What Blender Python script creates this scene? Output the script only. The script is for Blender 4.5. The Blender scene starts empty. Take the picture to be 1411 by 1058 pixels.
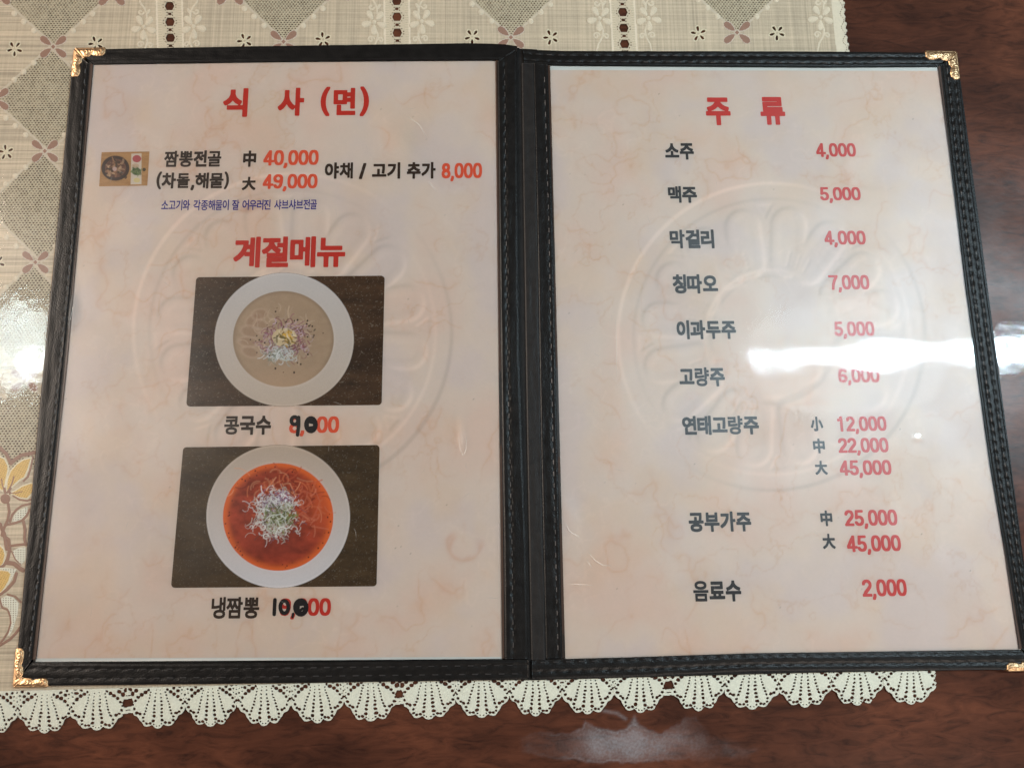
import bpy, math, random
import numpy as np
from mathutils import Matrix, Vector

sc = bpy.context.scene
col = sc.collection
rng = np.random.default_rng(7)
random.seed(7)

# ------------------------------------------------------------------ camera
CAM = np.array([-0.01672069, -0.08594130, 0.36343248])
ROT = np.array([[0.999664214, -0.011777363, 0.023081426],
                [-0.007467360, -0.983890013, -0.178618815],
                [0.024813243, 0.178386481, -0.983647582]])   # rows: right, down, forward
FPX, CX, CY = 1060.0, 705.5, 529.0
cd = bpy.data.cameras.new('camera')
cam = bpy.data.objects.new('camera', cd); col.objects.link(cam)
cd.sensor_width = 36.0; cd.lens = FPX / 1411 * 36
cd.clip_start = 0.01; cd.clip_end = 50
m = Matrix.Identity(4)
for i in range(3):
    m[i][0] = ROT[0][i]; m[i][1] = -ROT[1][i]; m[i][2] = -ROT[2][i]; m[i][3] = CAM[i]
cam.matrix_world = m
sc.camera = cam

# ------------------------------------------------------------------ world and light
wd = bpy.data.worlds.new('World'); sc.world = wd; wd.use_nodes = True
bg = wd.node_tree.nodes['Background']
bg.inputs[0].default_value = (1.0, 0.90, 0.80, 1); bg.inputs[1].default_value = 0.17
sc.view_settings.view_transform = 'Standard'; sc.view_settings.look = 'None'
sc.view_settings.exposure = 0; sc.view_settings.gamma = 1
sc.cycles.use_denoising = True
sc.cycles.max_bounces = 8; sc.cycles.transparent_max_bounces = 16


def U(px, py, z=0.0):
    """photo pixel -> point on the horizontal plane at height z (metres)"""
    px = np.asarray(px, float); py = np.asarray(py, float)
    a = (px - CX) / FPX; b = (py - CY) / FPX
    d = [a * ROT[0][i] + b * ROT[1][i] + ROT[2][i] for i in range(3)]
    t = (z - CAM[2]) / d[2]
    return CAM[0] + t * d[0], CAM[1] + t * d[1]


def ceiling_point(px, py, H, z=0.004):
    """where a ceiling lamp hangs whose reflection in the flat table top is seen at this place"""
    q = np.array([*U(px, py, z), z]); c = np.array([CAM[0], CAM[1], 2 * z - CAM[2]])
    d = q - c; t = (H - c[2]) / d[2]
    return c + t * d


def area(name, loc, sx, sy, power, colour, rz=0.0, shape='RECTANGLE'):
    l = bpy.data.lights.new(name, 'AREA'); l.shape = shape; l.size = sx; l.size_y = sy
    l.energy = power; l.color = colour
    o = bpy.data.objects.new(name, l); col.objects.link(o); o.location = loc; o.rotation_euler = (0, 0, rz)
    return o


H = 1.75
a = ceiling_point(1030, 493, H); b = ceiling_point(1545, 480, H)
d = b - a
area('tube_lamp', (a + b) / 2, np.linalg.norm(d), 0.062, 46.0, (0.68, 0.89, 1.0), math.atan2(d[1], d[0]))
area('tube_haze_fill', ceiling_point(1165, 492, H + .05), 0.60, 0.36, 4.2, (0.80, 0.95, 1.0), 0.0, 'ELLIPSE')  # added dim ellipse that spreads haze around the tube's reflection
a = ceiling_point(24, 478, H)
b = ceiling_point(45, 500, H - .03)
area('lamp_core', b, 0.055, 0.06, .75, (0.86, 0.98, 1.0), 0.0, 'ELLIPSE')
area('round_lamp', a, 0.21, 0.27, 4.6, (0.80, 0.97, 1.0), 0.0, 'ELLIPSE')
# big soft warm fill added on the left, kept out of the film's reflections
area('room_fill', (-2.5, 0.5, 1.7), 1.8, 1.4, 205.0, (1.0, 0.82, 0.68)).rotation_euler = (math.radians(-10), math.radians(-54), 0)
area('front_fill', (0.9, -1.6, 1.5), 1.4, 1.0, 46.0, (1.0, 0.87, 0.77)).rotation_euler = (math.radians(50), 0, math.radians(28))  # warm fill added in front to brighten the lower part


# ------------------------------------------------------------------ helpers
def lin(r, g=None, b=None):
    c = np.array([r, g, b] if g is not None else r, float) / 255
    return np.where(c <= 0.04045, c / 12.92, ((c + 0.055) / 1.055) ** 2.4)


def link(name, me, mat, parent=None):
    o = bpy.data.objects.new(name, me); col.objects.link(o)
    if mat is not None:
        me.materials.clear(); me.materials.append(mat)
    if parent is not None: o.parent = parent
    return o


def tag(o, label=None, cat=None, group=None, kind=None):
    if label: o['label'] = label
    if cat: o['category'] = cat
    if group: o['group'] = group
    if kind: o['kind'] = kind
    return o


def empty(name, loc=(0, 0, 0)):
    o = bpy.data.objects.new(name, None); col.objects.link(o); o.location = loc; o.empty_display_size = .01
    return o


def mesh_np(name, verts, groups, cols=None, smooth=False):
    """groups: list of (n,k) index arrays"""
    me = bpy.data.meshes.new(name)
    verts = np.asarray(verts, np.float32)
    groups = [g for g in groups if len(g)]
    me.vertices.add(len(verts)); me.vertices.foreach_set('co', verts.ravel())
    tot = np.concatenate([np.full(len(g), g.shape[1], np.int32) for g in groups])
    idx = np.concatenate([g.astype(np.int32).ravel() for g in groups])
    me.loops.add(len(idx)); me.loops.foreach_set('vertex_index', idx)
    me.polygons.add(len(tot))
    st = np.concatenate([[0], np.cumsum(tot)[:-1]]).astype(np.int32)
    me.polygons.foreach_set('loop_start', st)
    me.polygons.foreach_set('loop_total', tot)
    if smooth: me.polygons.foreach_set('use_smooth', np.ones(len(tot), bool))
    if cols is not None:
        at = me.color_attributes.new('Col', 'FLOAT_COLOR', 'POINT')
        c = np.ones((len(verts), 4), np.float32); c[:, :3] = cols
        at.data.foreach_set('color', c.ravel())
    me.update(calc_edges=True)
    return me


CASES = {1: [('c0', 'e0', 'e3')], 2: [('c1', 'e1', 'e0')], 4: [('c2', 'e2', 'e1')], 8: [('c3', 'e3', 'e2')],
         3: [('c0', 'c1', 'e1', 'e3')], 6: [('c1', 'c2', 'e2', 'e0')], 12: [('c2', 'c3', 'e3', 'e1')], 9: [('c3', 'c0', 'e0', 'e2')],
         5: [('c0', 'e0', 'e3'), ('c2', 'e2', 'e1')], 10: [('c1', 'e1', 'e0'), ('c3', 'e3', 'e2')],
         7: [('c0', 'c1', 'c2', 'e2', 'e3')], 14: [('c1', 'c2', 'c3', 'e3', 'e0')], 13: [('c2', 'c3', 'c0', 'e0', 'e1')], 11: [('c3', 'c0', 'c1', 'e1', 'e2')],
         15: [('c0', 'c1', 'c2', 'c3')]}
WALLS = {1: [('e0', 'e3')], 2: [('e1', 'e0')], 4: [('e2', 'e1')], 8: [('e3', 'e2')], 3: [('e1', 'e3')], 6: [('e2', 'e0')],
         12: [('e3', 'e1')], 9: [('e0', 'e2')], 5: [('e0', 'e3'), ('e2', 'e1')], 10: [('e1', 'e0'), ('e3', 'e2')],
         7: [('e2', 'e3')], 14: [('e3', 'e0')], 13: [('e0', 'e1')], 11: [('e1', 'e2')]}


def contour(name, F, PX, PY, Z, C=None, thick=0.0, smooth=False):
    """marching squares: a sheet wherever F>0 (vertices at PX,PY,Z with colours C) and side walls of depth thick"""
    ny, nx = F.shape
    F = np.where(F == 0, 1e-9, F)
    F = np.clip(F, -1e6, 1e6)
    S = F > 0
    case = (S[:-1, :-1] * 1 + S[:-1, 1:] * 2 + S[1:, 1:] * 4 + S[1:, :-1] * 8).astype(np.int32)
    N = nx * ny
    cid = np.arange(N).reshape(ny, nx)
    hid = N + np.arange(ny * (nx - 1)).reshape(ny, nx - 1)
    vid = N + ny * (nx - 1) + np.arange((ny - 1) * nx).reshape(ny - 1, nx)
    J, I = np.mgrid[0:ny - 1, 0:nx - 1]
    ids = {'c0': lambda j, i: cid[j, i], 'c1': lambda j, i: cid[j, i + 1], 'c2': lambda j, i: cid[j + 1, i + 1], 'c3': lambda j, i: cid[j + 1, i],
           'e0': lambda j, i: hid[j, i], 'e1': lambda j, i: vid[j, i + 1], 'e2': lambda j, i: hid[j + 1, i], 'e3': lambda j, i: vid[j, i]}
    polys = []; segs = []
    for c, pl in CASES.items():
        j, i = np.nonzero(case == c)
        if not len(j): continue
        for p in pl: polys.append(np.stack([ids[k](j, i) for k in p], 1))
        for w in WALLS.get(c, []): segs.append(np.stack([ids[k](j, i) for k in w], 1))
    if not polys: return None
    used = np.unique(np.concatenate([p.ravel() for p in polys]))
    remap = np.full(N + ny * (nx - 1) + (ny - 1) * nx, -1, np.int64); remap[used] = np.arange(len(used))

    def val(A):
        A = np.asarray(A, float)
        flat = A.reshape(N, -1)
        out = np.empty((len(used), flat.shape[1]))
        m0 = used < N; out[m0] = flat[used[m0]]
        m1 = (used >= N) & (used < N + ny * (nx - 1)); k = used[m1] - N
        jj, ii = k // (nx - 1), k % (nx - 1); a0 = jj * nx + ii; a1 = a0 + 1
        t = (F.ravel()[a0] / (F.ravel()[a0] - F.ravel()[a1]))[:, None]; out[m1] = flat[a0] * (1 - t) + flat[a1] * t
        m2 = used >= N + ny * (nx - 1); k = used[m2] - N - ny * (nx - 1)
        a0 = k; a1 = k + nx
        t = (F.ravel()[a0] / (F.ravel()[a0] - F.ravel()[a1]))[:, None]; out[m2] = flat[a0] * (1 - t) + flat[a1] * t
        return out
    Z = np.broadcast_to(Z, F.shape)
    V = np.concatenate([val(PX), val(PY), val(Z)], 1)
    K = val(C) if C is not None else None
    polys = [remap[p] for p in polys]
    if thick > 0 and segs:
        s = remap[np.concatenate(segs)]
        ed = np.unique(s); base = len(V); mp = np.full(len(V), -1); mp[ed] = base + np.arange(len(ed))
        Vb = V[ed].copy(); Vb[:, 2] -= thick
        V = np.concatenate([V, Vb])
        if K is not None: K = np.concatenate([K, K[ed]])
        polys.append(np.stack([s[:, 1], s[:, 0], mp[s[:, 0]], mp[s[:, 1]]], 1))
    return mesh_np(name, V, polys, K, smooth)


# ---- 2D distance fields (numpy)
def sd_seg(X, Y, a, b):
    ax, ay = a; bx, by = b; dx, dy = bx - ax, by - ay
    L = dx * dx + dy * dy + 1e-12
    t = np.clip(((X - ax) * dx + (Y - ay) * dy) / L, 0, 1)
    return np.hypot(X - ax - t * dx, Y - ay - t * dy)


def sd_line(X, Y, pts):
    d = np.full(X.shape, 1e9)
    for p, q in zip(pts[:-1], pts[1:]): d = np.minimum(d, sd_seg(X, Y, p, q))
    return d


def sd_poly(X, Y, pts):
    """negative inside"""
    d = sd_line(X, Y, list(pts) + [pts[0]])
    ins = np.zeros(X.shape, bool)
    n = len(pts)
    for i in range(n):
        x1, y1 = pts[i]; x2, y2 = pts[(i + 1) % n]
        c = ((y1 > Y) != (y2 > Y)) & (X < (x2 - x1) * (Y - y1) / ((y2 - y1) if y2 != y1 else 1e-9) + x1)
        ins ^= c
    return np.where(ins, -d, d)


def sd_ell(X, Y, cx, cy, rx, ry, ang=0.0):
    c, s = math.cos(ang), math.sin(ang)
    x = (X - cx) * c + (Y - cy) * s; y = -(X - cx) * s + (Y - cy) * c
    k = np.sqrt((x / rx) ** 2 + (y / ry) ** 2) + 1e-9
    return (k - 1) * min(rx, ry)


def sd_petal(X, Y, cx, cy, L, W, ang):
    """pear shape: narrow end at (cx,cy), pointing along ang"""
    c, s = math.cos(ang), math.sin(ang)
    x = (X - cx) * c + (Y - cy) * s; y = -(X - cx) * s + (Y - cy) * c
    t = np.clip(x / L, 0, 1)
    w = W / 2 * np.sqrt(np.clip(t, 0, 1)) * np.sqrt(np.clip(1 - t ** 3.5, 0, 1)) * 1.12
    d = np.abs(y) - w
    return np.where((x < 0) | (x > L), np.maximum(np.hypot(np.where(x < 0, x, x - L), y), .2), d)


def noise2(shape, cells, seed, rough=False):
    """smooth value noise resampled to shape, cells=(cy,cx)"""
    r = np.random.default_rng(seed)
    cy, cx = max(2, int(cells[0])) + 2, max(2, int(cells[1])) + 2
    g = r.random((cy + 2, cx + 2))
    y = np.linspace(0, cy - 0.01, shape[0]); x = np.linspace(0, cx - 0.01, shape[1])
    yi = y.astype(int); xi = x.astype(int); fy = (y - yi)[:, None]; fx = (x - xi)[None, :]
    fy = fy * fy * (3 - 2 * fy); fx = fx * fx * (3 - 2 * fx)
    a = g[yi][:, xi]; b = g[yi][:, xi + 1]; c = g[yi + 1][:, xi]; d_ = g[yi + 1][:, xi + 1]
    return (a * (1 - fx) + b * fx) * (1 - fy) + (c * (1 - fx) + d_ * fx) * fy


def fbm(shape, cells, seed, octv=4):
    out = 0; amp = 1; tot = 0
    for k in range(octv):
        out = out + amp * noise2(shape, (cells[0] * 2 ** k, cells[1] * 2 ** k), seed + k * 17); tot += amp; amp *= .55
    return out / tot


def sstep(a, b, x):
    t = np.clip((x - a) / (b - a), 0, 1); return t * t * (3 - 2 * t)


# ---- materials
def new_mat(name):
    m = bpy.data.materials.new(name); m.use_nodes = True
    nt = m.node_tree; bs = nt.nodes['Principled BSDF']
    return m, nt, bs


def N(nt, t, **kw):
    n = nt.nodes.new(t)
    for k, v in kw.items(): setattr(n, k, v)
    return n


def noise_bump(nt, bs, scale, strength, dist=0.001, detail=3):
    tc = N(nt, 'ShaderNodeTexCoord'); no = N(nt, 'ShaderNodeTexNoise'); bp = N(nt, 'ShaderNodeBump')
    no.inputs['Scale'].default_value = scale; no.inputs['Detail'].default_value = detail
    bp.inputs['Strength'].default_value = strength; bp.inputs['Distance'].default_value = dist
    nt.links.new(tc.outputs['Object'], no.inputs['Vector']); nt.links.new(no.outputs['Fac'], bp.inputs['Height'])
    nt.links.new(bp.outputs['Normal'], bs.inputs['Normal'])
    return tc, no, bp


def attr_mat(name, rough=0.6, spec=0.3, mottled=0.0, scale=400, bump=0.15, sheen=0.0):
    m, nt, bs = new_mat(name)
    at = N(nt, 'ShaderNodeAttribute', attribute_name='Col')
    bs.inputs['Roughness'].default_value = rough; bs.inputs['Specular IOR Level'].default_value = spec
    tc, no, bp = noise_bump(nt, bs, scale, bump, 0.0004)
    if mottled:
        mr = N(nt, 'ShaderNodeMapRange'); mr.inputs['To Min'].default_value = 1 - mottled; mr.inputs['To Max'].default_value = 1 + mottled
        nt.links.new(no.outputs['Fac'], mr.inputs['Value'])
        vm = N(nt, 'ShaderNodeVectorMath', operation='SCALE')
        nt.links.new(at.outputs['Color'], vm.inputs[0]); nt.links.new(mr.outputs[0], vm.inputs['Scale'])
        nt.links.new(vm.outputs[0], bs.inputs['Base Color'])
    else:
        nt.links.new(at.outputs['Color'], bs.inputs['Base Color'])
    return m


def flat_mat(name, c, rough=0.5, metal=0.0, spec=0.5, scale=600, bump=0.2, mottled=0.15):
    m, nt, bs = new_mat(name)
    bs.inputs['Roughness'].default_value = rough; bs.inputs['Metallic'].default_value = metal
    bs.inputs['Specular IOR Level'].default_value = spec
    tc, no, bp = noise_bump(nt, bs, scale, bump, 0.0003)
    mx = N(nt, 'ShaderNodeMix', data_type='RGBA')
    mx.inputs[6].default_value = (*(np.array(c) * (1 - mottled)), 1); mx.inputs[7].default_value = (*(np.array(c) * (1 + mottled)), 1)
    nt.links.new(no.outputs['Fac'], mx.inputs[0]); nt.links.new(mx.outputs[2], bs.inputs['Base Color'])
    return m


def clear_mat(name, rough, veil, veil_rough, bump_scale, bump_d, ior=1.5):
    """thin clear plastic film: what lies below shows through, the surface reflects by Fresnel"""
    m = bpy.data.materials.new(name); m.use_nodes = True; nt = m.node_tree; nt.nodes.clear()
    out = N(nt, 'ShaderNodeOutputMaterial'); tr = N(nt, 'ShaderNodeBsdfTransparent'); tr.inputs[0].default_value = (.985, .985, .98, 1)
    g1 = N(nt, 'ShaderNodeBsdfGlossy'); g1.inputs['Roughness'].default_value = rough
    g2 = N(nt, 'ShaderNodeBsdfGlossy'); g2.inputs['Roughness'].default_value = veil_rough; g1.distribution = 'BECKMANN'; g2.distribution = 'BECKMANN'
    fr = N(nt, 'ShaderNodeFresnel'); fr.inputs['IOR'].default_value = ior
    tc = N(nt, 'ShaderNodeTexCoord'); no = N(nt, 'ShaderNodeTexNoise'); bp = N(nt, 'ShaderNodeBump')
    no.inputs['Scale'].default_value = bump_scale; no.inputs['Detail'].default_value = 4
    bp.inputs['Strength'].default_value = 1.0; bp.inputs['Distance'].default_value = bump_d
    nt.links.new(tc.outputs['Object'], no.inputs['Vector']); nt.links.new(no.outputs['Fac'], bp.inputs['Height'])
    for n in (g1, g2, fr): nt.links.new(bp.outputs['Normal'], n.inputs['Normal'])
    # patchy scuffing decides how much of the gloss is scattered
    n2 = N(nt, 'ShaderNodeTexNoise'); n2.inputs['Scale'].default_value = 28; n2.inputs['Detail'].default_value = 6
    nt.links.new(tc.outputs['Object'], n2.inputs['Vector'])
    mr = N(nt, 'ShaderNodeMapRange'); mr.inputs['From Min'].default_value = .35; mr.inputs['From Max'].default_value = .7
    mr.inputs['To Min'].default_value = veil * .6; mr.inputs['To Max'].default_value = min(1, veil * 1.4)
    nt.links.new(n2.outputs['Fac'], mr.inputs['Value'])
    mg = N(nt, 'ShaderNodeMixShader'); nt.links.new(mr.outputs[0], mg.inputs[0]); nt.links.new(g1.outputs[0], mg.inputs[1]); nt.links.new(g2.outputs[0], mg.inputs[2])
    mx = N(nt, 'ShaderNodeMixShader'); nt.links.new(fr.outputs[0], mx.inputs[0]); nt.links.new(tr.outputs[0], mx.inputs[1]); nt.links.new(mg.outputs[0], mx.inputs[2])
    nt.links.new(mx.outputs[0], out.inputs[0])
    return m


def wood_mat():
    m, nt, bs = new_mat('dark_red_wood')
    tc = N(nt, 'ShaderNodeTexCoord'); mp = N(nt, 'ShaderNodeMapping'); mp.inputs['Scale'].default_value = (20, 70, 30)
    mp.inputs['Rotation'].default_value = (0, 0, math.radians(-3))
    nt.links.new(tc.outputs['Object'], mp.inputs[0])
    n1 = N(nt, 'ShaderNodeTexNoise'); n1.inputs['Scale'].default_value = 3.2; n1.inputs['Detail'].default_value = 12; n1.inputs['Roughness'].default_value = .62; n1.inputs['Distortion'].default_value = 1.4
    nt.links.new(mp.outputs[0], n1.inputs['Vector'])
    mp2 = N(nt, 'ShaderNodeMapping'); mp2.inputs['Scale'].default_value = (10, 16, 10); nt.links.new(tc.outputs['Object'], mp2.inputs[0])
    n2 = N(nt, 'ShaderNodeTexNoise'); n2.inputs['Scale'].default_value = 1.4; n2.inputs['Detail'].default_value = 4; n2.inputs['Distortion'].default_value = .8
    nt.links.new(mp2.outputs[0], n2.inputs['Vector'])
    r1 = N(nt, 'ShaderNodeValToRGB'); r1.color_ramp.elements[0].position = .24; r1.color_ramp.elements[1].position = .80
    r1.color_ramp.elements[0].color = (.034, .0125, .008, 1); r1.color_ramp.elements[1].color = (.170, .055, .028, 1)
    e = r1.color_ramp.elements.new(.5); e.color = (.112, .036, .019, 1)
    nt.links.new(n1.outputs['Fac'], r1.inputs[0])
    r2 = N(nt, 'ShaderNodeValToRGB'); r2.color_ramp.elements[0].position = .33; r2.color_ramp.elements[1].position = .66
    r2.color_ramp.elements[0].color = (.42, .40, .42, 1); r2.color_ramp.elements[1].color = (1.15, 1.1, 1.05, 1)
    nt.links.new(n2.outputs['Fac'], r2.inputs[0])
    mu = N(nt, 'ShaderNodeMix', data_type='RGBA', blend_type='MULTIPLY'); mu.inputs[0].default_value = 1
    nt.links.new(r1.outputs[0], mu.inputs[6]); nt.links.new(r2.outputs[0], mu.inputs[7])
    # whitish patch mixed into the wood colour near the front edge (its own shape in the vertex colour)
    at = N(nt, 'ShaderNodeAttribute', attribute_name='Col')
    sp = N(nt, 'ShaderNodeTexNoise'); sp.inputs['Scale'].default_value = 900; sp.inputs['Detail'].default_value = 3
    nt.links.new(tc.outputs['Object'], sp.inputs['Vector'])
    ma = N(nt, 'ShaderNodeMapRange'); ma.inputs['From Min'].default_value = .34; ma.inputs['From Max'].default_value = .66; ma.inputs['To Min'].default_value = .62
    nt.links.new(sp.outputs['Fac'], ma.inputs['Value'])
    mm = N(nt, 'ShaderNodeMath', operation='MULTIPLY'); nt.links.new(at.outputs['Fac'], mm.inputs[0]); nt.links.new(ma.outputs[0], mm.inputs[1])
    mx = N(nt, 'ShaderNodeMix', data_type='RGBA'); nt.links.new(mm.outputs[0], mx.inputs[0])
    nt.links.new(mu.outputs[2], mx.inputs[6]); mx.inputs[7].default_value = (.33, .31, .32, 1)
    nt.links.new(mx.outputs[2], bs.inputs['Base Color'])
    bs.inputs['Roughness'].default_value = .42; bs.inputs['Specular IOR Level'].default_value = .05
    bp = N(nt, 'ShaderNodeBump'); bp.inputs['Strength'].default_value = .25; bp.inputs['Distance'].default_value = .0004
    nt.links.new(n1.outputs['Fac'], bp.inputs['Height']); nt.links.new(bp.outputs['Normal'], bs.inputs['Normal'])
    return m


def leather_mat(name='black_leatherette', base=.0022, rough=.33):
    m, nt, bs = new_mat(name)
    tc = N(nt, 'ShaderNodeTexCoord'); vo = N(nt, 'ShaderNodeTexVoronoi'); vo.inputs['Scale'].default_value = 1500
    no = N(nt, 'ShaderNodeTexNoise'); no.inputs['Scale'].default_value = 260; no.inputs['Detail'].default_value = 5
    nt.links.new(tc.outputs['Object'], vo.inputs['Vector']); nt.links.new(tc.outputs['Object'], no.inputs['Vector'])
    ad = N(nt, 'ShaderNodeMath', operation='ADD'); nt.links.new(vo.outputs['Distance'], ad.inputs[0]); nt.links.new(no.outputs['Fac'], ad.inputs[1])
    bp = N(nt, 'ShaderNodeBump'); bp.inputs['Strength'].default_value = .3; bp.inputs['Distance'].default_value = .00022
    nt.links.new(ad.outputs[0], bp.inputs['Height']); nt.links.new(bp.outputs['Normal'], bs.inputs['Normal'])
    mr = N(nt, 'ShaderNodeMapRange'); mr.inputs['To Min'].default_value = rough - .08; mr.inputs['To Max'].default_value = rough + .14
    nt.links.new(no.outputs['Fac'], mr.inputs['Value']); nt.links.new(mr.outputs[0], bs.inputs['Roughness'])
    mx = N(nt, 'ShaderNodeMix', data_type='RGBA'); mx.inputs[6].default_value = (base * .8, base * .8, base * .85, 1); mx.inputs[7].default_value = (base * 1.8, base * 1.65, base * 1.6, 1)
    nt.links.new(no.outputs['Fac'], mx.inputs[0]); nt.links.new(mx.outputs[2], bs.inputs['Base Color'])
    bs.inputs['Specular IOR Level'].default_value = .13
    return m


M_cloth = attr_mat('woven_cloth', .85, .04, .08, 900, .3)
M_lace = attr_mat('lace_thread', .8, .05, .07, 1400, .35)
M_paper = attr_mat('marbled_paper', .62, .05, .025, 700, .08)
M_print = attr_mat('printed_ink', .6, .04, .07, 1600, .1)
M_wood = wood_mat()
M_leather = leather_mat()
M_leather2 = leather_mat('black_spine_cloth', .005, .42)
M_thread = flat_mat('black_thread', lin(26, 26, 28), .45, 0, .5, 2500, .4)
M_edge = flat_mat('brown_binding_edge', lin(44, 31, 24), .35, 0, .3, 500, .15)
M_white = flat_mat('white_paper', lin(208, 203, 196), .6, 0, .3, 500, .08, .03)
M_film = clear_mat('clear_sleeve_film', .065, .86, .37, 35, .00006)
M_vinyl = clear_mat('clear_vinyl', .075, .42, .30, 120, .00008, 1.42)
M_gold = flat_mat('engraved_brass', (.35, .225, .125), .40, 1.0, .5, 900, .08, .10)
M_crease = attr_mat('scratch_and_glint', .3, .6, 0, 900, .1)
_nt = M_crease.node_tree; _tr = N(_nt, 'ShaderNodeBsdfTransparent'); _mx = N(_nt, 'ShaderNodeMixShader'); _mx.inputs[0].default_value = .42
_nt.links.new(_tr.outputs[0], _mx.inputs[1]); _nt.links.new(_nt.nodes['Principled BSDF'].outputs[0], _mx.inputs[2]); _nt.links.new(_mx.outputs[0], _nt.nodes['Material Output'].inputs[0])

# ------------------------------------------------------------------ table
def grid_px(x0, y0, x1, y1, st):
    nx = int((x1 - x0) / st) + 1; ny = int((y1 - y0) / st) + 1
    return np.meshgrid(np.linspace(x0, x1, nx), np.linspace(y1, y0, ny))   # row 0 = lowest in the photo, so faces look up


def build_table():
    t = empty('wooden_table', (0, 0, 0)); tag(t, 'dark reddish brown wooden table top under the tablecloth and menu', 'table')
    PXg, PYg = grid_px(-60, 985, 1470, 1115, 5)
    X, Y = U(PXg, PYg, 0)
    msk = np.zeros(PXg.shape)
    up = [(715, 1012), (745, 1006), (785, 1010), (800, 1000), (806, 992), (815, 998), (835, 1004), (858, 1005), (868, 996), (872, 986), (880, 1000), (905, 1010), (930, 1000), (945, 990), (958, 985), (966, 1000), (975, 1010), (1010, 1016), (1040, 1030)]
    dn = [(1030, 1042), (960, 1046), (900, 1047), (830, 1050), (770, 1046), (720, 1036)]
    return t


table = build_table()
# the slab: 1.5 x 1.0 m, 30 mm thick, rounded rim, fine grid where the whitish patch is
def slab(x0, x1, y0, y1, th, name, parent):
    vs = []; fs = []
    prof = [(0, 0), (.004, -.0012), (.007, -.005), (.007, -th + .005), (.003, -th)]
    rings = []
    for off, z in prof:
        o = off - .007
        rings.append([(x0 - o, y0 - o, z), (x1 + o, y0 - o, z), (x1 + o, y1 + o, z), (x0 - o, y1 + o, z)])
    rings = [[(x0 + .007 - off, y0 + .007 - off, z), (x1 - .007 + off, y0 + .007 - off, z), (x1 - .007 + off, y1 - .007 + off, z), (x0 + .007 - off, y1 - .007 + off, z)] for off, z in prof]
    for r in rings: vs += r
    for k in range(len(rings) - 1):
        for i in range(4):
            j = (i + 1) % 4; fs.append((4 * k + i, 4 * k + 4 + i, 4 * k + 4 + j, 4 * k + j)[::-1])
    n = len(rings) - 1
    fs.append((4 * n + 3, 4 * n + 2, 4 * n + 1, 4 * n))
    me = bpy.data.meshes.new(name); me.from_pydata(vs, [], fs); me.update()
    return link(name, me, M_wood, parent)


TX0, TX1, TY0, TY1 = -.75, .75, -.52, .56
slab(TX0, TX1, TY0, TY1, .03, 'table_edge', table)
xs = np.concatenate([np.linspace(TX0 + .007, -.02, 40), np.arange(-.018, .135, .0006), np.linspace(.137, TX1 - .007, 40)])
ys = np.concatenate([np.linspace(TY0 + .007, -.225, 30), np.arange(-.2235, -.165, .0006), np.linspace(-.163, TY1 - .007, 60)])
TXg, TYg = np.meshgrid(xs, ys)
def to_px(X, Y, z=0.0):
    d0, d1, d2 = X - CAM[0], Y - CAM[1], z - CAM[2]
    c = [ROT[k][0] * d0 + ROT[k][1] * d1 + ROT[k][2] * d2 for k in range(3)]
    return FPX * c[0] / c[2] + CX, FPX * c[1] / c[2] + CY
SX, SY = to_px(TXg, TYg)
pale_patch = np.zeros(SX.shape)
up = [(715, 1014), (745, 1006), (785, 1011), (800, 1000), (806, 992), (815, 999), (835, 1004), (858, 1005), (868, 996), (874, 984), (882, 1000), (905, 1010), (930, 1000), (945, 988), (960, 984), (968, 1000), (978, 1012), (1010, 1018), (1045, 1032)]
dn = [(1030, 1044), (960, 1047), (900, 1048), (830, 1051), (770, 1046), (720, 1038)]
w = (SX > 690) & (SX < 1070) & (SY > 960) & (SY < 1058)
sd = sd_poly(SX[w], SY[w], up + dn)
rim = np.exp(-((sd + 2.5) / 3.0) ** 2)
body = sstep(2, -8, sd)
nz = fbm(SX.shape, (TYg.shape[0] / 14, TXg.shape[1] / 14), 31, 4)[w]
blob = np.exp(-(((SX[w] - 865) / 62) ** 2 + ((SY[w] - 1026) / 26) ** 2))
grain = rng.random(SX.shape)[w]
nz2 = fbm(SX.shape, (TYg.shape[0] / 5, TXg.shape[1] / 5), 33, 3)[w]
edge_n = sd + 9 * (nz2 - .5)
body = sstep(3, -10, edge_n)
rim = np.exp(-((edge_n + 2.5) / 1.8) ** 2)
pale_patch[w] = np.clip(body * (.04 + .72 * blob * (.35 + 1.3 * nz) + .35 * np.clip(nz - .5, 0, 1)) * (.85 + .3 * grain) + .75 * rim * nz2 * np.exp(-((SX[w] - 850) / 75.) ** 2), 0, .7)
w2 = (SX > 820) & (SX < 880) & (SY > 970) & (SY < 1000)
pale_patch[w2] = np.maximum(pale_patch[w2], .4 * np.exp(-(sd_line(SX[w2], SY[w2], [(832, 979), (850, 982), (862, 990)]) / 2.2) ** 2))
top = contour('table_board', np.ones(TXg.shape), TXg, TYg, 0.0, np.repeat(pale_patch[..., None], 3, 2))
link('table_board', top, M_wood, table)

# ------------------------------------------------------------------ tablecloth
ZC = 0.0007
CL = .00026
gx0, gy1 = U(-70, -45, ZC); gx1, _ = U(1290, 960, ZC); _, gy0 = U(0, 1015, ZC)
gx0 = float(min(gx0, U(-40, 1010, ZC)[0])) - .006; gx1 = float(gx1) + .004
nx = int((gx1 - gx0) / CL); ny = int((float(gy1) - float(gy0)) / CL)
Xc = gx0 + np.arange(nx) * CL; Yc = float(gy0) + np.arange(ny) * CL
XX, YY = np.meshgrid(Xc, Yc)
PXc, PYc = to_px(XX, YY, ZC)          # for laying out measured positions only
F = np.full(XX.shape, 1.0)
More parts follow.
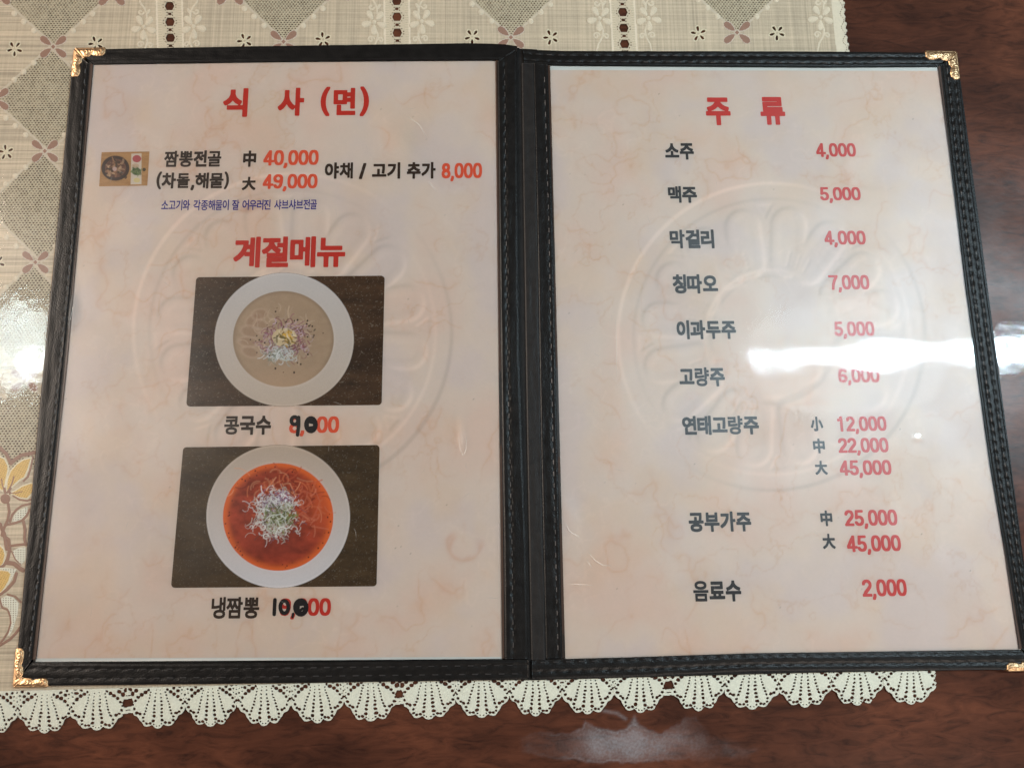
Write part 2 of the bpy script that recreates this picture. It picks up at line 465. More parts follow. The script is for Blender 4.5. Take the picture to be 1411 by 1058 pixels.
# right edge with tiny scalloped teeth
edge = np.interp(PYc, [-60, 0, 53, 965], [1160, 1163.5, 1168.5, 1288])
teeth = 2.2 * np.abs(np.sin(PYc * math.pi / 9.5)) + 1.1 * np.abs(np.sin(PYc * math.pi / 27 + .6))
F = np.minimum(F, edge - 3 + teeth - PXc)
# colours: horizontal and vertical slubs
row = rng.random(ny + 8); colr = rng.random(nx + 8)
row = np.convolve(row, [.2, .6, .2], 'same')[:ny]; colr = np.convolve(colr, [.2, .6, .2], 'same')[:nx]
slubr = fbm(XX.shape, (ny / 2.2, nx / 60), 5, 1); slubc = fbm(XX.shape, (ny / 60, nx / 2.2), 9, 1)
left = sstep(180, 60, PXc)
lowf = fbm(XX.shape, (6, 8), 11, 2)
hgt = 1 + (.26 + .34 * left) * (row[:, None] - .5) + (.30 - .24 * left) * (colr[None, :] - .5) + .12 * (slubr - .5) + .12 * (slubc - .5) + .07 * (lowf - .5)
weave = lin(193, 175, 153) * .95
C = weave[None, None, :] * hgt[..., None]


def win(px0, py0, px1, py1, pad=2):
    qx = [U(a, b, ZC) for a in (px0 - pad, px1 + pad) for b in (py0 - pad, py1 + pad)]
    x0 = min(q[0] for q in qx); x1 = max(q[0] for q in qx); y0 = min(q[1] for q in qx); y1 = max(q[1] for q in qx)
    i0 = max(0, int((x0 - gx0) / CL)); i1 = min(nx, int((x1 - gx0) / CL) + 2)
    j0 = max(0, int((y0 - Yc[0]) / CL)); j1 = min(ny, int((y1 - Yc[0]) / CL) + 2)
    return (slice(j0, j1), slice(i0, i1)) if (i1 > i0 + 1 and j1 > j0 + 1) else None


X_MOTIFS = [(73.5, 65), (62, 208.5), (49, 361.6), (34, 524), (390.8, 58), (704, 52), (1015.5, 45.4),
            (154, -7), (-4, -8), (317, -8), (466, -14), (630, -15), (780, -20), (941, -22), (1089, -26), (-6, 137), (146, 132)]
# net diamonds: (cx, cy, half width, half height)
DIAM = [(75, -8, 78, 72), (68, 137, 78, 72), (57, 285, 78, 76), (43, 443, 79, 81), (30, 588, 86, 64),
        (392, -15, 76, 72), (705, -19, 76, 71), (1016, -24, 76, 70)]
netx = .00165; nety = .00118
for k, (cx, cy, hw, hh) in enumerate(DIAM):
    s = win(cx - hw, cy - hh, cx + hw, cy + hh)
    if s is None: continue
    px, py = PXc[s], PYc[s]
    if k == 4:
        ins = np.maximum((np.abs(px - cx) / hw + np.abs(py - cy) / 64 - 1), -1)
        ins = np.where(py > cy, np.maximum((np.abs(px - cx) / 95) - 1, (py - 648) / 60), ins)
    else:
        ins = np.abs(px - cx) / hw + np.abs(py - cy) / hh - 1
    di = -ins * 50
    inside = di > 1.5
    x = XX[s]; y = YY[s]
    jr = np.floor(y / nety); ox = np.where(jr % 2 == 0, 0, .5)
    u = (x / netx + ox) % 1 - .5; v = (y / nety) % 1 - .5
    hole = np.hypot(u * netx / .00047, v * nety / .00034) - 1
    hole = hole + .5 * (fbm(px.shape, (px.shape[0] / 5, px.shape[1] / 5), 100 + k, 1) - .5)
    F[s] = np.where(inside, np.minimum(F[s], hole), F[s])
    nc = lin(188, 172, 148) * .93
    shade = .84 + .30 * np.clip(hole, 0, 1)
    C[s] = np.where(inside[..., None], nc * shade[..., None], C[s])
    bd = np.abs(di) < 1.5
    C[s] = np.where(bd[..., None], lin(200, 184, 164) * .95, C[s])
# small cut-out flowers
for k, (cx, cy) in enumerate([(20, 67.5), (132, 60.5), (445, 55), (650.7, 51), (759, 51.8), (962.5, 46.8), (1070.8, 45.6), (337, 56.7), (8, 210), (-4, 362), (90, 524)]):
    s = win(cx - 13, cy - 12, cx + 13, cy + 12)
    if s is None: continue
    px, py = PXc[s], PYc[s]
    for q in range(5):
        an = math.radians(q * 72 + 20 + 13 * (k % 3))
        d_ = sd_petal(px, py, cx + 3.0 * math.cos(an), cy + 3.0 * math.sin(an), 7.6, 4.6, an)
        F[s] = np.minimum(F[s], d_)
        C[s] = np.where((d_ < 1.6)[..., None], lin(212, 198, 172), C[s])
# ladders: hexagon openings, bars, beading on both sides
LAD = [(233.2, 234.6, 17.5), (546.5, 547.5, 17), (857.2, 860.4, 16.5)]
PER = 21.9
for k, (xa, xb, hwid) in enumerate(LAD):
    s = win(xa - 20, -45, xb + 20, 110)
    px, py = PXc[s], PYc[s]
    xcn = xa + (xb - xa) * py / 55.
    dx = px - xcn
    ph = [30.5, 23.5, 17.0][k]
    t = (py - ph + PER * 50 + PER / 2) % PER - PER / 2
    band = np.abs(dx) < hwid
    C[s] = np.where(band[..., None], (lin(204, 187, 164)[None, None, :] * (.97 + .10 * np.cos(py * 1.9) * (np.abs(dx) > 11))[..., None]), C[s])
    C[s] = np.where((np.abs(np.abs(dx) - hwid) < 1.2)[..., None], lin(218, 202, 182), C[s])
    hexa = np.maximum(np.abs(t) - 5.8, np.abs(dx) + np.abs(t) * .45 - 6.6)
    small = np.maximum(np.abs(np.abs(t) - PER / 2) - 1.9, np.abs(dx) - 2.3)
    cont = 6.2 + 3.0 * np.cos(2 * math.pi * t / PER)
    beadv = (t + PER) % (PER / 6) - PER / 12
    bead = np.hypot(np.abs(dx) - cont, beadv) - .95
    bead2 = np.hypot(np.abs(dx) - 12.6 - .8 * np.sin(py * .7), ((py + 100) % 3.1) - 1.5) - .5
    F[s] = np.minimum(F[s], np.minimum(np.minimum(hexa, small), np.minimum(bead, bead2)))
# right border beading
s = win(1138, -45, 1180, 120)
px, py = PXc[s], PYc[s]; e = edge[s]
dd = e - px
C[s] = np.where(((dd > -5) & (dd < 18))[..., None], lin(210, 196, 176), C[s])
arc = 5.5 + 2.2 * np.cos(2 * math.pi * py / 19)
F[s] = np.minimum(F[s], np.hypot(dd - arc, (py + 200) % 2.9 - 1.45) - .85)
F[s] = np.minimum(F[s], np.hypot(dd - 1.2, (py + 200) % 4.75 - 2.4) - .8)

# the part of the cloth that lies under the menu is a plain coarse sheet; the lace trim begins below
under = (PXc > np.interp(PYc, [60, 950], [128, 48])) & (PYc > 92) & (PYc < 915) & (PXc < np.interp(PYc, [60, 950], [1290, 1390]))
F = np.where(under, -1.0, F)
lace_top = np.interp(PXc, [0, 700, 1290], [952, 934, 920])
lace_top_all = lace_top
Fcl = np.where(PYc > lace_top_all, -1.0, F)
me = contour('tablecloth', Fcl, XX, YY, ZC, C, thick=.00045)
cloth = link('tablecloth', me, M_cloth)
tag(cloth, 'off-white openwork tablecloth with lace scallop border lying beneath the black menu', 'tablecloth')
q = [U(*p, ZC - .0001) for p in [(120, 88), (1296, 88), (1296, 918), (40, 918)]]
me = bpy.data.meshes.new('cloth_centre'); me.from_pydata([(float(a), float(b), ZC - .0001) for a, b in q], [], [(3, 2, 1, 0)]); me.update()
at = me.color_attributes.new('Col', 'FLOAT_COLOR', 'POINT')
for dq in at.data: dq.color = (*weave, 1)
link('cloth_centre', me, M_cloth, cloth)


# ---- lace trim: one scallop shell per part
SHELLS = [(-12, 1012), (61.6, 1009.6), (134, 1006), (218, 1003), (290.6, 1000.6), (364.6, 998.5), (437.5, 996), (511.2, 993.3), (590.6, 990.5), (664, 988.5),
          (738, 985.6), (810, 983.6), (882, 981), (962, 978.6), (1036, 976.6), (1109, 974), (1180.6, 972), (1254, 969.5)]
CONN = [(2, 3), (7, 8), (12, 13)]
half = [(0, 0), (4, 1.0), (7, 4.4), (8.6, 5.6), (11, 4.0), (15, 3.0), (18.5, 3.6), (20.5, 6), (22, 8.5), (25, 12), (26.5, 16), (28.5, 18.2), (32, 19.8), (35, 23), (36.6, 27.5)]


def shell_field(px, py, n):
    cx, ty = SHELLS[n]
    tilt = -.026
    x = (px - cx); y = -(py - ty) + x * tilt
    x = x * (1 + .04 * math.sin(n * 5.3)) + 2.6 * (fbm(px.shape, (3, 4), 500 + n, 2) - .5); y = y + 2.6 * (fbm(px.shape, (3, 4), 540 + n, 2) - .5)
    sgn = np.sign(x); ax = np.abs(x)
    prof = np.interp(ax, [p[0] for p in half], [p[1] for p in half])
    prof = prof * (1 + .08 * np.sin(n * 2.1))
    f = y - prof
    jx = 1.25 * (fbm(px.shape, (12, 14), 800 + n, 1) - .5); jy = 1.25 * (fbm(px.shape, (12, 14), 850 + n, 1) - .5)
    hl = lambda hx, hy, r, e=1.0: np.hypot(ax - hx + jx, (y - hy) / e + jy) - r * 1.22
    hw_ = lambda hx, hy, r, e=1.0: np.hypot(ax - hx + jx, (y - hy) / e + jy) - r * .98
    g = np.full(px.shape, 9.0)
    # four fans of holes converging to the top
    for (bx, by, tx, ty_, cnt, r0, r1) in [(6.6, 11, 3.2, 52, 9, 2.2, .9), (20.5, 15, 10.2, 50, 9, 1.75, 1.1)]:
        for k in range(cnt):
            t = k / (cnt - 1.0); t = t ** .92
            g = np.minimum(g, hl(bx + (tx - bx) * t ** .8, by + (ty_ - by) * t, r0 + (r1 - r0) * t, .85))
    # beads along the rim
    for (hx, hy, r) in [(2.4, 3.8, 1.0), (5.8, 6.2, 1.15), (11, 7.6, 1.9), (15.8, 7.2, 1.8), (20, 10, 1.6), (24.5, 20.5, 2.0), (28.5, 22.5, 1.8), (32, 27.5, 1.9),
                        (17.6, 21.5, .9), (33.6, 33, 1.4), (31, 38.5, 1.8), (27.3, 43.5, 2.2), (22.5, 47.2, 2.5), (17.2, 50.5, 2.5), (12.6, 53.5, 1.7)]:
        g = np.minimum(g, hl(hx, hy, r, .88))
    # web between neighbouring shells
    conn_side = np.zeros(px.shape, bool)
    for a_, b_ in CONN:
        if n == a_: conn_side |= x > 0
        if n == b_: conn_side |= x < 0
    gw = np.full(px.shape, 9.0)
    for (hx, hy, r) in [(36.6, 35.5, 2.4), (34.6, 40.5, 1.0), (36.6, 44.6, 1.7), (32.2, 46.8, 1.3), (36.6, 50.8, 1.1), (32.6, 52.3, 1.6), (27.6, 51.5, 2.8), (21.6, 55.5, 2.6), (29.5, 57.2, 2.3), (36.6, 57.0, 1.8)]:
        gw = np.minimum(gw, hw_(hx, hy, r, .85))
    gc = np.full(px.shape, 9.0)
    gc = np.minimum(gc, np.maximum(np.abs(y - 36.5) - 5.6, (ax - 39.9) * -1 + np.abs(y - 36.5) * .45 - 6.9))
    for (hx, hy, r, e_) in [(39.8, 46.4, 2.4, .35), (39.8, 26.5, 2.8, .3), (34.5, 48.5, 3.2, 1.15), (29.6, 53, 3.0, 1), (38.0, 54.5, 3.4, .9), (31.8, 58.4, 2.3, .8)]:
        gc = np.minimum(gc, hw_(hx, hy, r, e_))
    gw = np.where(conn_side, gc, gw)
    g = np.minimum(g, gw)
    prof_c = np.where(ax > 33, 22 + 0 * ax, prof)
    f = np.where(conn_side, y - np.where(ax > 33, 22.5, prof), f)
    # ribs raised between the fans
    rib = np.cos(np.clip(x / (6.8 + 0.0 * y) * math.pi * (1.15 - y * .0), -3.14 * 4, 3.14 * 4))
    return f, g, x, y


lace = empty('lace_trim'); lace.parent = cloth
for n, (cx, ty) in enumerate(SHELLS):
    xl = (SHELLS[n - 1][0] + cx) / 2 if n else cx - 36
    xr = (SHELLS[n + 1][0] + cx) / 2 if n < len(SHELLS) - 1 else cx + 37
    s = win(xl, ty - 82, xr, ty + 3, 0)
    if s is None: continue
    px, py = PXc[s], PYc[s]
    f, g, x, y = shell_field(px, py, n)
    f = np.minimum(f, g * .9 + .12 * (fbm(px.shape, (px.shape[0] / 3, px.shape[1] / 3), 300 + n, 1) - .5) * 2)
    f = np.minimum(f, lace_top[s] * -1 + py + .3)
    if n == len(SHELLS) - 1:
        f = np.minimum(f, 37 + 1.2 * np.sin(y * 1.1) - (x - y * .0))
        f = np.minimum(f, 34.5 + 2.4 * np.abs(np.sin(y * .6)) - x)
    pad = .6
    f = np.minimum(f, np.minimum(px - xl + pad, xr + pad - px))
    zz = ZC + .00010 + .00028 * fbm(px.shape, (4, 4), 620 + n, 2) + .00010 * np.clip(g / 3, 0, 1) + .00006 * (np.clip(f, 0, 2) < .9) - .00022 * (n % 2 == 0) * 0
    base = lin(209, 204, 189)
    tex = .93 + .10 * (fbm(px.shape, (px.shape[0] / 2, px.shape[1] / 2), 400 + n, 1)) + .05 * (np.clip(f, 0, 3) < 1.4)
    Cc = base[None, None] * tex[..., None]
    me = contour('lace_scallop', f, XX[s], YY[s], zz, Cc, thick=.0005)
    if me: link('lace_scallop', me, M_lace, lace)


# ---- embroidery: little raised pieces lying on the cloth
def emb(name, parent, px0, py0, px1, py1, fn, colour, raise_=.00022, mat=None, st=.7):
    gx, gy = grid_px(px0, py0, px1, py1, st)
    f = fn(gx, gy)
    z = ZC + .00006 + raise_ * sstep(0, 2.0, f)
    X, Y = U(gx, gy, ZC)
    if callable(colour): Cc = colour(gx, gy, f)
    else: Cc = np.broadcast_to(np.array(colour), gx.shape + (3,)) * (.92 + .16 * rng.random(gx.shape))[..., None]
    me = contour(name, f, X, Y, z, Cc, thick=.00006)
    return link(name, me, mat or M_lace, parent) if me else None


BROWN = lin(152, 118, 102); WHITE = lin(209, 193, 172)
for (cx, cy) in X_MOTIFS:
    if cy < -30 or cx < -20: continue
    def fx(gx, gy, cx=cx, cy=cy):
        f = -(np.abs(gx - cx) + np.abs(gy - cy) - 3.6)
        for sx in (-1, 1):
            for sy in (-1, 1):
                an = math.atan2(sy * .78, sx)
                f = np.maximum(f, -sd_petal(gx, gy, cx + 4.5 * math.cos(an), cy + 4.5 * math.sin(an), 17.5, 11.5, an))
        return f
    def cfx(gx, gy, f):
        return np.where((f < .9)[..., None], lin(206, 190, 176), BROWN) * (.93 + .14 * rng.random(gx.shape))[..., None]
    emb('petal_motif', cloth, cx - 24, cy - 22, cx + 24, cy + 22, lambda gx, gy, fx=fx: fx(gx, gy) + .8, cfx, .00012)
# dots on the diamond edges
for (cx, cy) in [(73.5, 65), (62, 208.5), (49, 361.6), (34, 524), (390.8, 58), (704, 52), (1015.5, 45.4)]:
    for sy in (-1, 1):
        if sy == 1 and (cx > 200): continue
        def fd(gx, gy, cx=cx, cy=cy, sy=sy):
            f = np.full(gx.shape, -9.0)
            for sx in (-1, 1):
                for (ox, oy) in ((27, 22), (41, 34.5), (54, 45.5)):
                    f = np.maximum(f, 4.0 - np.hypot(gx - cx - sx * ox, gy - cy - sy * oy))
            return f
        y0, y1 = (cy + 15, cy + 52) if sy > 0 else (cy - 52, cy - 15)
        emb('embroidered_dots', cloth, cx - 60, y0, cx + 60, y1, fd, WHITE, .0003)
# white flowers with curling vines beside each ladder
FL = [(198, 38, 1), (266.5, 37, -1), (515.5, 31, 1), (581, 30, -1), (826, 26, 1), (893.6, 25.5, -1), (1130.5, 24.6, 1)]
def spiral(cx, cy, r, a0, turns, sgn):
    return [(cx + (r * (1 - .75 * t)) * math.cos(a0 + sgn * turns * 2 * math.pi * t), cy + (r * (1 - .75 * t)) * math.sin(a0 + sgn * turns * 2 * math.pi * t)) for t in np.linspace(0, 1, 12)]
for (cx, cy, sg) in FL:
    def ff(gx, gy):
        f = 3.0 - np.hypot(gx - cx, gy - cy)
        for q in range(5):
            an = math.radians(q * 72 + (-50 if sg > 0 else -130))
            f = np.maximum(f, -sd_petal(gx, gy, cx + 3.6 * math.cos(an), cy + 3.6 * math.sin(an), 14.5, 11, an))
        return f
    emb('embroidered_flower', cloth, cx - 20, cy - 20, cx + 20, cy + 20, ff, WHITE, .0003)
    def fv(gx, gy):
        v1 = [(cx - sg * 6, cy - 42), (cx - sg * 5, cy - 34), (cx + sg * 1, cy - 26), (cx + sg * 4, cy - 19), (cx + sg * 4, cy - 12)]
        v2 = [(cx + sg * 2, cy + 9), (cx + sg * 5, cy + 18), (cx + sg * 3, cy + 27), (cx - sg * 2, cy + 36), (cx - sg * 4, cy + 46)]
        f = 1.35 - np.minimum(sd_line(gx, gy, v1), sd_line(gx, gy, v2))
        for (ox, oy, r, a0, tn, dr) in ((-4, -21, 4.4, .2, .8, 1), (-4.5, 24, 4.8, -.3, 1.1, -1), (9, 25, 4.2, 3.3, 1.0, 1)):
            f = np.maximum(f, 1.25 - sd_line(gx, gy, spiral(cx + sg * ox, cy + oy, r, a0 if sg > 0 else math.pi - a0, tn, dr * sg)))
        f = np.maximum(f, -sd_petal(gx, gy, cx + sg * 4, cy - 17, 9, 5, math.radians(-60 if sg > 0 else -120)))
        return f
    emb('embroidered_vine', cloth, cx - 18, cy - 44, cx + 18, cy + 48, fv, WHITE, .00018)

# golden blossom and scrolls on the lower left
blos = empty('embroidered_blossom'); blos.parent = cloth
Z1 = lambda pts: [(.1512 * x, 590 + .1512 * y) for x, y in pts]
Z2 = lambda pts: [(.1512 * x, 740 + .1512 * y) for x, y in pts]
GOLD = [Z1([(-60, 270), (0, 248), (50, 272), (82, 340), (85, 380), (70, 440), (55, 520), (30, 585), (0, 560), (-60, 540)]),
        Z1([(92, 385), (150, 320), (210, 280), (300, 258), (262, 380), (232, 450), (180, 480), (110, 545), (52, 590), (62, 470)]),
        Z1([(60, 596), (140, 560), (200, 520), (290, 488), (330, 520), (300, 600), (250, 648), (180, 640), (120, 612)]),
        Z2([(-60, 60), (10, 70), (42, 100), (58, 160), (40, 240), (0, 280), (-60, 290)]),
        Z2([(-60, 300), (20, 290), (80, 300), (112, 330), (90, 400), (50, 470), (10, 515), (-60, 500)])]
def fgold(gx, gy):
    f = np.full(gx.shape, -9.0)
    for p in GOLD: f = np.maximum(f, -sd_poly(gx, gy, p))
    return f
gn = lambda gx, gy, f: np.where((f < 1.9)[..., None], lin(216, 204, 180), np.where((((gx * .9 + gy * .5) % 3.1 < .9) & ((gy * .8 - gx * .4) % 2.6 < 1.0))[..., None], lin(150, 118, 70), lin(206, 172, 112))) * (.9 + .2 * rng.random(gx.shape))[..., None]
emb('golden_petal', blos, -10, 620, 50, 825, fgold, gn, .0002, st=.6)
LINES = [(Z1([(-60, 150), (0, 178), (60, 235), (100, 320), (130, 290), (200, 245), (300, 225), (380, 210)]), 4.2),
         (Z1([(300, 258), (275, 380), (255, 440), (215, 480)]), 2.2), (Z1([(120, 612), (180, 650), (250, 660), (300, 640)]), 2.2),
         (Z1([(75, 690), (85, 760), (70, 840), (40, 900), (20, 960)]), 3.2), (Z1([(0, 870), (20, 920), (40, 960), (60, 1100)]), 3.8),
         (Z1([(92, 850), (110, 790), (150, 740), (200, 705), (280, 685)]), 2.4), (Z1([(60, 880), (130, 865), (200, 840), (240, 800), (270, 740)]), 2.6),
         (Z1([(215, 850), (230, 930), (225, 1000), (235, 1060)]), 3.6),
         (Z2([(20, -20), (80, 20), (90, 110), (70, 200), (30, 260), (-60, 270)]), 3.6), (Z2([(90, 80), (160, 70), (240, 62)]), 3.0),
         (Z2([(60, 230), (130, 240), (190, 290), (210, 300)]), 5.0), (Z2([(150, 330), (130, 400), (70, 470), (0, 520)]), 3.6), (Z2([(110, 130), (140, 200), (190, 250)]), 1.6),
         (Z2([(0, 560), (20, 640), (70, 660), (95, 720), (100, 780), (75, 860), (30, 930), (-20, 990)]), 2.2),
         (Z2([(200, 800), (140, 880), (90, 930), (0, 985)]), 3.0), (Z2([(70, 520), (140, 540), (190, 590)]), 2.4)]
def flines(gx, gy):
    f = np.full(gx.shape, -9.0)
    for p, wd_ in LINES: f = np.maximum(f, wd_ * .62 - sd_line(gx, gy, p))
    f = np.maximum(f, 6.8 - np.hypot(gx - 7.5, gy - 687))
    for p in ((Z1([(48, 580), (25, 520), (18, 460)]), 2.2), (Z1([(72, 580), (110, 510), (130, 440)]), 2.4), (Z1([(90, 592), (150, 590), (205, 575)]), 2.0)):
        f = np.maximum(f, p[1] - sd_line(gx, gy, p[0]))
    return f
emb('brown_outline', blos, -10, 600, 60, 900, flines, BROWN, .00026, st=.6)
WL = [Z1([(110, 845), (130, 790), (170, 745), (250, 715), (250, 770), (200, 825), (140, 850)]),
      Z2([(110, 130), (170, 95), (240, 90), (240, 200), (190, 250), (140, 190)]),
      Z2([(5, 560), (60, 530), (120, 545), (170, 600), (160, 700), (120, 830), (85, 900), (75, 890), (105, 780), (90, 680), (70, 640), (20, 620)]),
      Z2([(0, 275), (80, 280), (150, 290), (120, 350), (80, 430), (60, 450), (100, 360), (60, 310), (0, 300)])]
def fwl(gx, gy):
    f = np.full(gx.shape, -9.0)
    for p in WL: f = np.maximum(f, -sd_poly(gx, gy, p))
    return f
wn = lambda gx, gy, f: np.where((np.hypot(gx % 3.4 - 1.7, gy % 3.0 - 1.5) < .8)[..., None] & (f > .8)[..., None], lin(120, 98, 84), lin(214, 208, 192)) * (.94 + .12 * rng.random(gx.shape))[..., None]
emb('white_leaf', blos, -10, 690, 50, 885, fwl, wn, .00014, st=.6)

# ------------------------------------------------------------------ clear vinyl sheet over cloth and table
def build_vinyl():
    x = np.linspace(-.5, .5, 260); y = np.linspace(-.36, .36, 190)
    X, Y = np.meshgrid(x, y)
    h = fbm(X.shape, (9, 12), 71, 3)
    h2 = fbm(X.shape, (30, 42), 72, 2)
    z = .00128 + .00022 * (h - .5) + .00003 * (h2 - .5)
    me = contour('clear_table_cover', np.ones(X.shape), X, Y, z, None, smooth=True)
    o = link('clear_table_cover', me, M_vinyl)
    tag(o, 'glossy clear vinyl sheet covering the cloth and wooden table', 'table cover')
build_vinyl()

# ------------------------------------------------------------------ menu folder
menu = empty('menu_folder', (0, 0, 0))
tag(menu, 'open black leatherette menu folder with stitched borders and brass corners', 'menu folder')
ZB0, ZP = .0016, .0034     # underside of the boards, printed sheets


def prism(name, pxpts, z0, z1, mat, parent, bev=.0004):
    """flat piece with its own outline (photo places on plane z1) and thickness"""
    n = len(pxpts)
    top = [U(a, b, z1) for a, b in pxpts]
    P = np.array([[float(a), float(b)] for a, b in top]); c = P.mean(0)
    area2 = sum(P[i][0] * P[(i + 1) % n][1] - P[(i + 1) % n][0] * P[i][1] for i in range(n))
    if area2 < 0: P = P[::-1]
    d_ = (P - c); L = np.linalg.norm(d_, axis=1, keepdims=True)
    Pin = P - d_ / L * bev
    vs = [(*p, z0) for p in P] + [(*p, z1 - bev) for p in P] + [(*p, z1) for p in Pin]
    fs = [tuple(range(n))[::-1], tuple(range(2 * n, 3 * n))]
    for i in range(n):
        j = (i + 1) % n
        fs += [(i, j, n + j, n + i), (n + i, n + j, 2 * n + j, 2 * n + i)]
    me = bpy.data.meshes.new(name); me.from_pydata(vs, [], fs); me.update()
    return link(name, me, mat, parent)


prism('cover_board', [(101, 69), (690, 62), (716, 66), (729, 936), (400, 941), (19, 945)], ZB0, .0031, M_leather, menu)
prism('cover_board', [(719, 68), (780, 70), (1319, 73), (1431, 921), (1100, 927), (732, 937)], ZB0, .0031, M_leather, menu)
prism('spine_lining', [(708, 66), (740, 67.5), (757, 936), (724, 937)], ZB0, .0033, M_leather2, menu, .0006)


def resample(pts, n):
    P = np.array(pts, float); L = np.concatenate([[0], np.cumsum(np.hypot(*np.diff(P, axis=0).T))])
    t = np.linspace(0, L[-1], n); return np.stack([np.interp(t, L, P[:, 0]), np.interp(t, L, P[:, 1])], 1), L[-1]


def strip(name, outer, inner, z0, z1, rows, pitch, parent, mat, dent=.0004, ridge=0.0, soft=0.0, crown=.0007, seed=1):
    """a padded border strip lofted between two rails; rows = positions of stitch lines across it (0 outer .. 1 inner)"""
    _, L = resample(outer, 4)
    n = max(8, int(L / 1.6)); mcnt = 19
    A, _ = resample(outer, n); B, _ = resample(inner, n)
    v = np.linspace(0, 1, mcnt)
    PXs = A[:, None, 0] * (1 - v)[None] + B[:, None, 0] * v[None]; PYs = A[:, None, 1] * (1 - v)[None] + B[:, None, 1] * v[None]
    s = np.linspace(0, L, n)[:, None]
    edge_ = np.clip(np.minimum(v, 1 - v) / .09, 0, 1)[None]
    z = z1 - (1 - np.sqrt(1 - (1 - edge_) ** 2)) * crown + 0 * s
    und = fbm((n, mcnt), (max(2, n / 26), 2), seed, 2)
    z = z + .00022 * (und - .5)
    for r, ph, k in rows:
        puck = .35 + .65 * np.abs(np.cos(math.pi * (s / pitch + ph))) ** 3
        z = z - dent * k * np.exp(-((v[None] - r) / .07) ** 2) * puck
    if ridge: z = z + ridge * np.exp(-((v[None] - .5) / .18) ** 2)
    X, Y = U(PXs, PYs, z1)
    V = np.concatenate([X.ravel()[:, None], Y.ravel()[:, None], z.ravel()[:, None]], 1)
    idx = np.arange(n * mcnt).reshape(n, mcnt)
    q = np.stack([idx[:-1, :-1].ravel(), idx[1:, :-1].ravel(), idx[1:, 1:].ravel(), idx[:-1, 1:].ravel()], 1)
    a_, b_, c_ = V[q[0, 0]], V[q[0, 1]], V[q[0, 2]]
    if np.cross(b_ - a_, c_ - b_)[2] < 0: q = q[:, ::-1]
    flip = np.cross(b_ - a_, c_ - b_)[2] < 0
    base = len(V)
    rim = np.concatenate([idx[:, 0], idx[-1, 1:], idx[::-1, -1][1:], idx[0, ::-1][1:-1]])
    Vb = V[rim].copy(); Vb[:, 2] = z0
    r2 = np.arange(len(rim)); nxt = (r2 + 1) % len(rim)
    w_ = np.stack([rim[nxt], rim[r2], base + r2, base + nxt], 1)
    if not flip: w_ = w_[:, ::-1]
    me = mesh_np(name, np.concatenate([V, Vb]), [q, w_], None, True)
    o = link(name, me, mat, parent)
    # thread
    if rows:
        vs, fs = [], []
        for r, ph, k in rows:
            if k < .6: continue
            cnt = int(L / pitch)
            for i in range(cnt):
                s0 = (i + .5 - (ph % 1)) * pitch - .28 * pitch + .5 * 0
                for (sa, sb) in ((s0, s0 + .60 * pitch),):
                    if sa < 3 or sb > L - 3: continue
                    pts = []
                    for ss in (sa, sb):
                        f_ = ss / L * (n - 1); i0 = int(min(f_, n - 2)); fr_ = f_ - i0
                        Pa = A[i0] * (1 - fr_) + A[i0 + 1] * fr_; Pb = B[i0] * (1 - fr_) + B[i0 + 1] * fr_
                        pts.append(Pa * (1 - r) + Pb * r)
                    zc = z1 - dent * k * .55
                    p0 = np.array([*map(float, U(*pts[0], zc))]); p1 = np.array([*map(float, U(*pts[1], zc))])
                    dr = p1 - p0; ln = np.linalg.norm(dr)
                    if ln < 1e-6: continue
                    dr /= ln; nr = np.array([-dr[1], dr[0]])
                    w0 = .00026
                    b0 = len(vs)
                    for t, ww, zz in ((0, .35, -.00035), (.2, 1, .0), (.8, 1, .0), (1, .35, -.00035)):
                        c0 = p0 + dr * ln * t
                        for u_, dz in ((-1, 0), (0, .00020), (1, 0)):
                            pq = c0 + nr * w0 * ww * u_; vs.append((pq[0], pq[1], zc + zz + dz))
                    for k2 in range(3):
                        for u2 in range(2):
                            a0 = b0 + 3 * k2 + u2; fs.append((a0, a0 + 3, a0 + 4, a0 + 1)[::-1])
        if vs:
            tm = bpy.data.meshes.new('stitching'); tm.from_pydata(vs, [], fs); tm.update()
            so = link('stitching', tm, M_thread, o); so['kind'] = 'stuff'
    return o


PT = 16.5
# left panel
strip('border_strip', [(103, 67.5), (380, 62.5), (560, 60), (640, 58.8), (677, 59.3), (697, 60.5), (713, 63)], [(126, 87.5), (380, 84), (560, 82.5), (680, 82), (690, 82), (700, 82), (710, 84)], .0031, .0049, [(.3, .2, .35), (.78, .6, .3)], 15, menu, M_leather, .00016, seed=11)
strip('border_strip', [(100, 71), (84, 245), (51, 585), (19, 944)], [(122.5, 88), (108, 290), (79, 590), (43, 909)], .0031, .0049, [(.40, .2, .35), (.82, .6, .8)], 15, menu, M_leather, .00016, seed=12)
strip('border_strip', [(19, 945.5), (190, 943.5), (360, 941), (700, 936.8), (728, 936.2)], [(44, 912), (170, 914), (360, 913), (700, 909), (728, 909)], .0031, .0049, [(.32, .2, .8), (.74, .6, 1.0)], 18.5, menu, M_leather, .00022, seed=13)
strip('border_strip', [(712, 67), (713, 250), (716, 500), (725, 750), (728, 908)], [(685, 85), (687, 250), (690, 500), (693.7, 750), (695, 908)], .0031, .0050, [(.62, .2, 1.0)], 16, menu, M_leather, .0004, crown=.0009, seed=14)
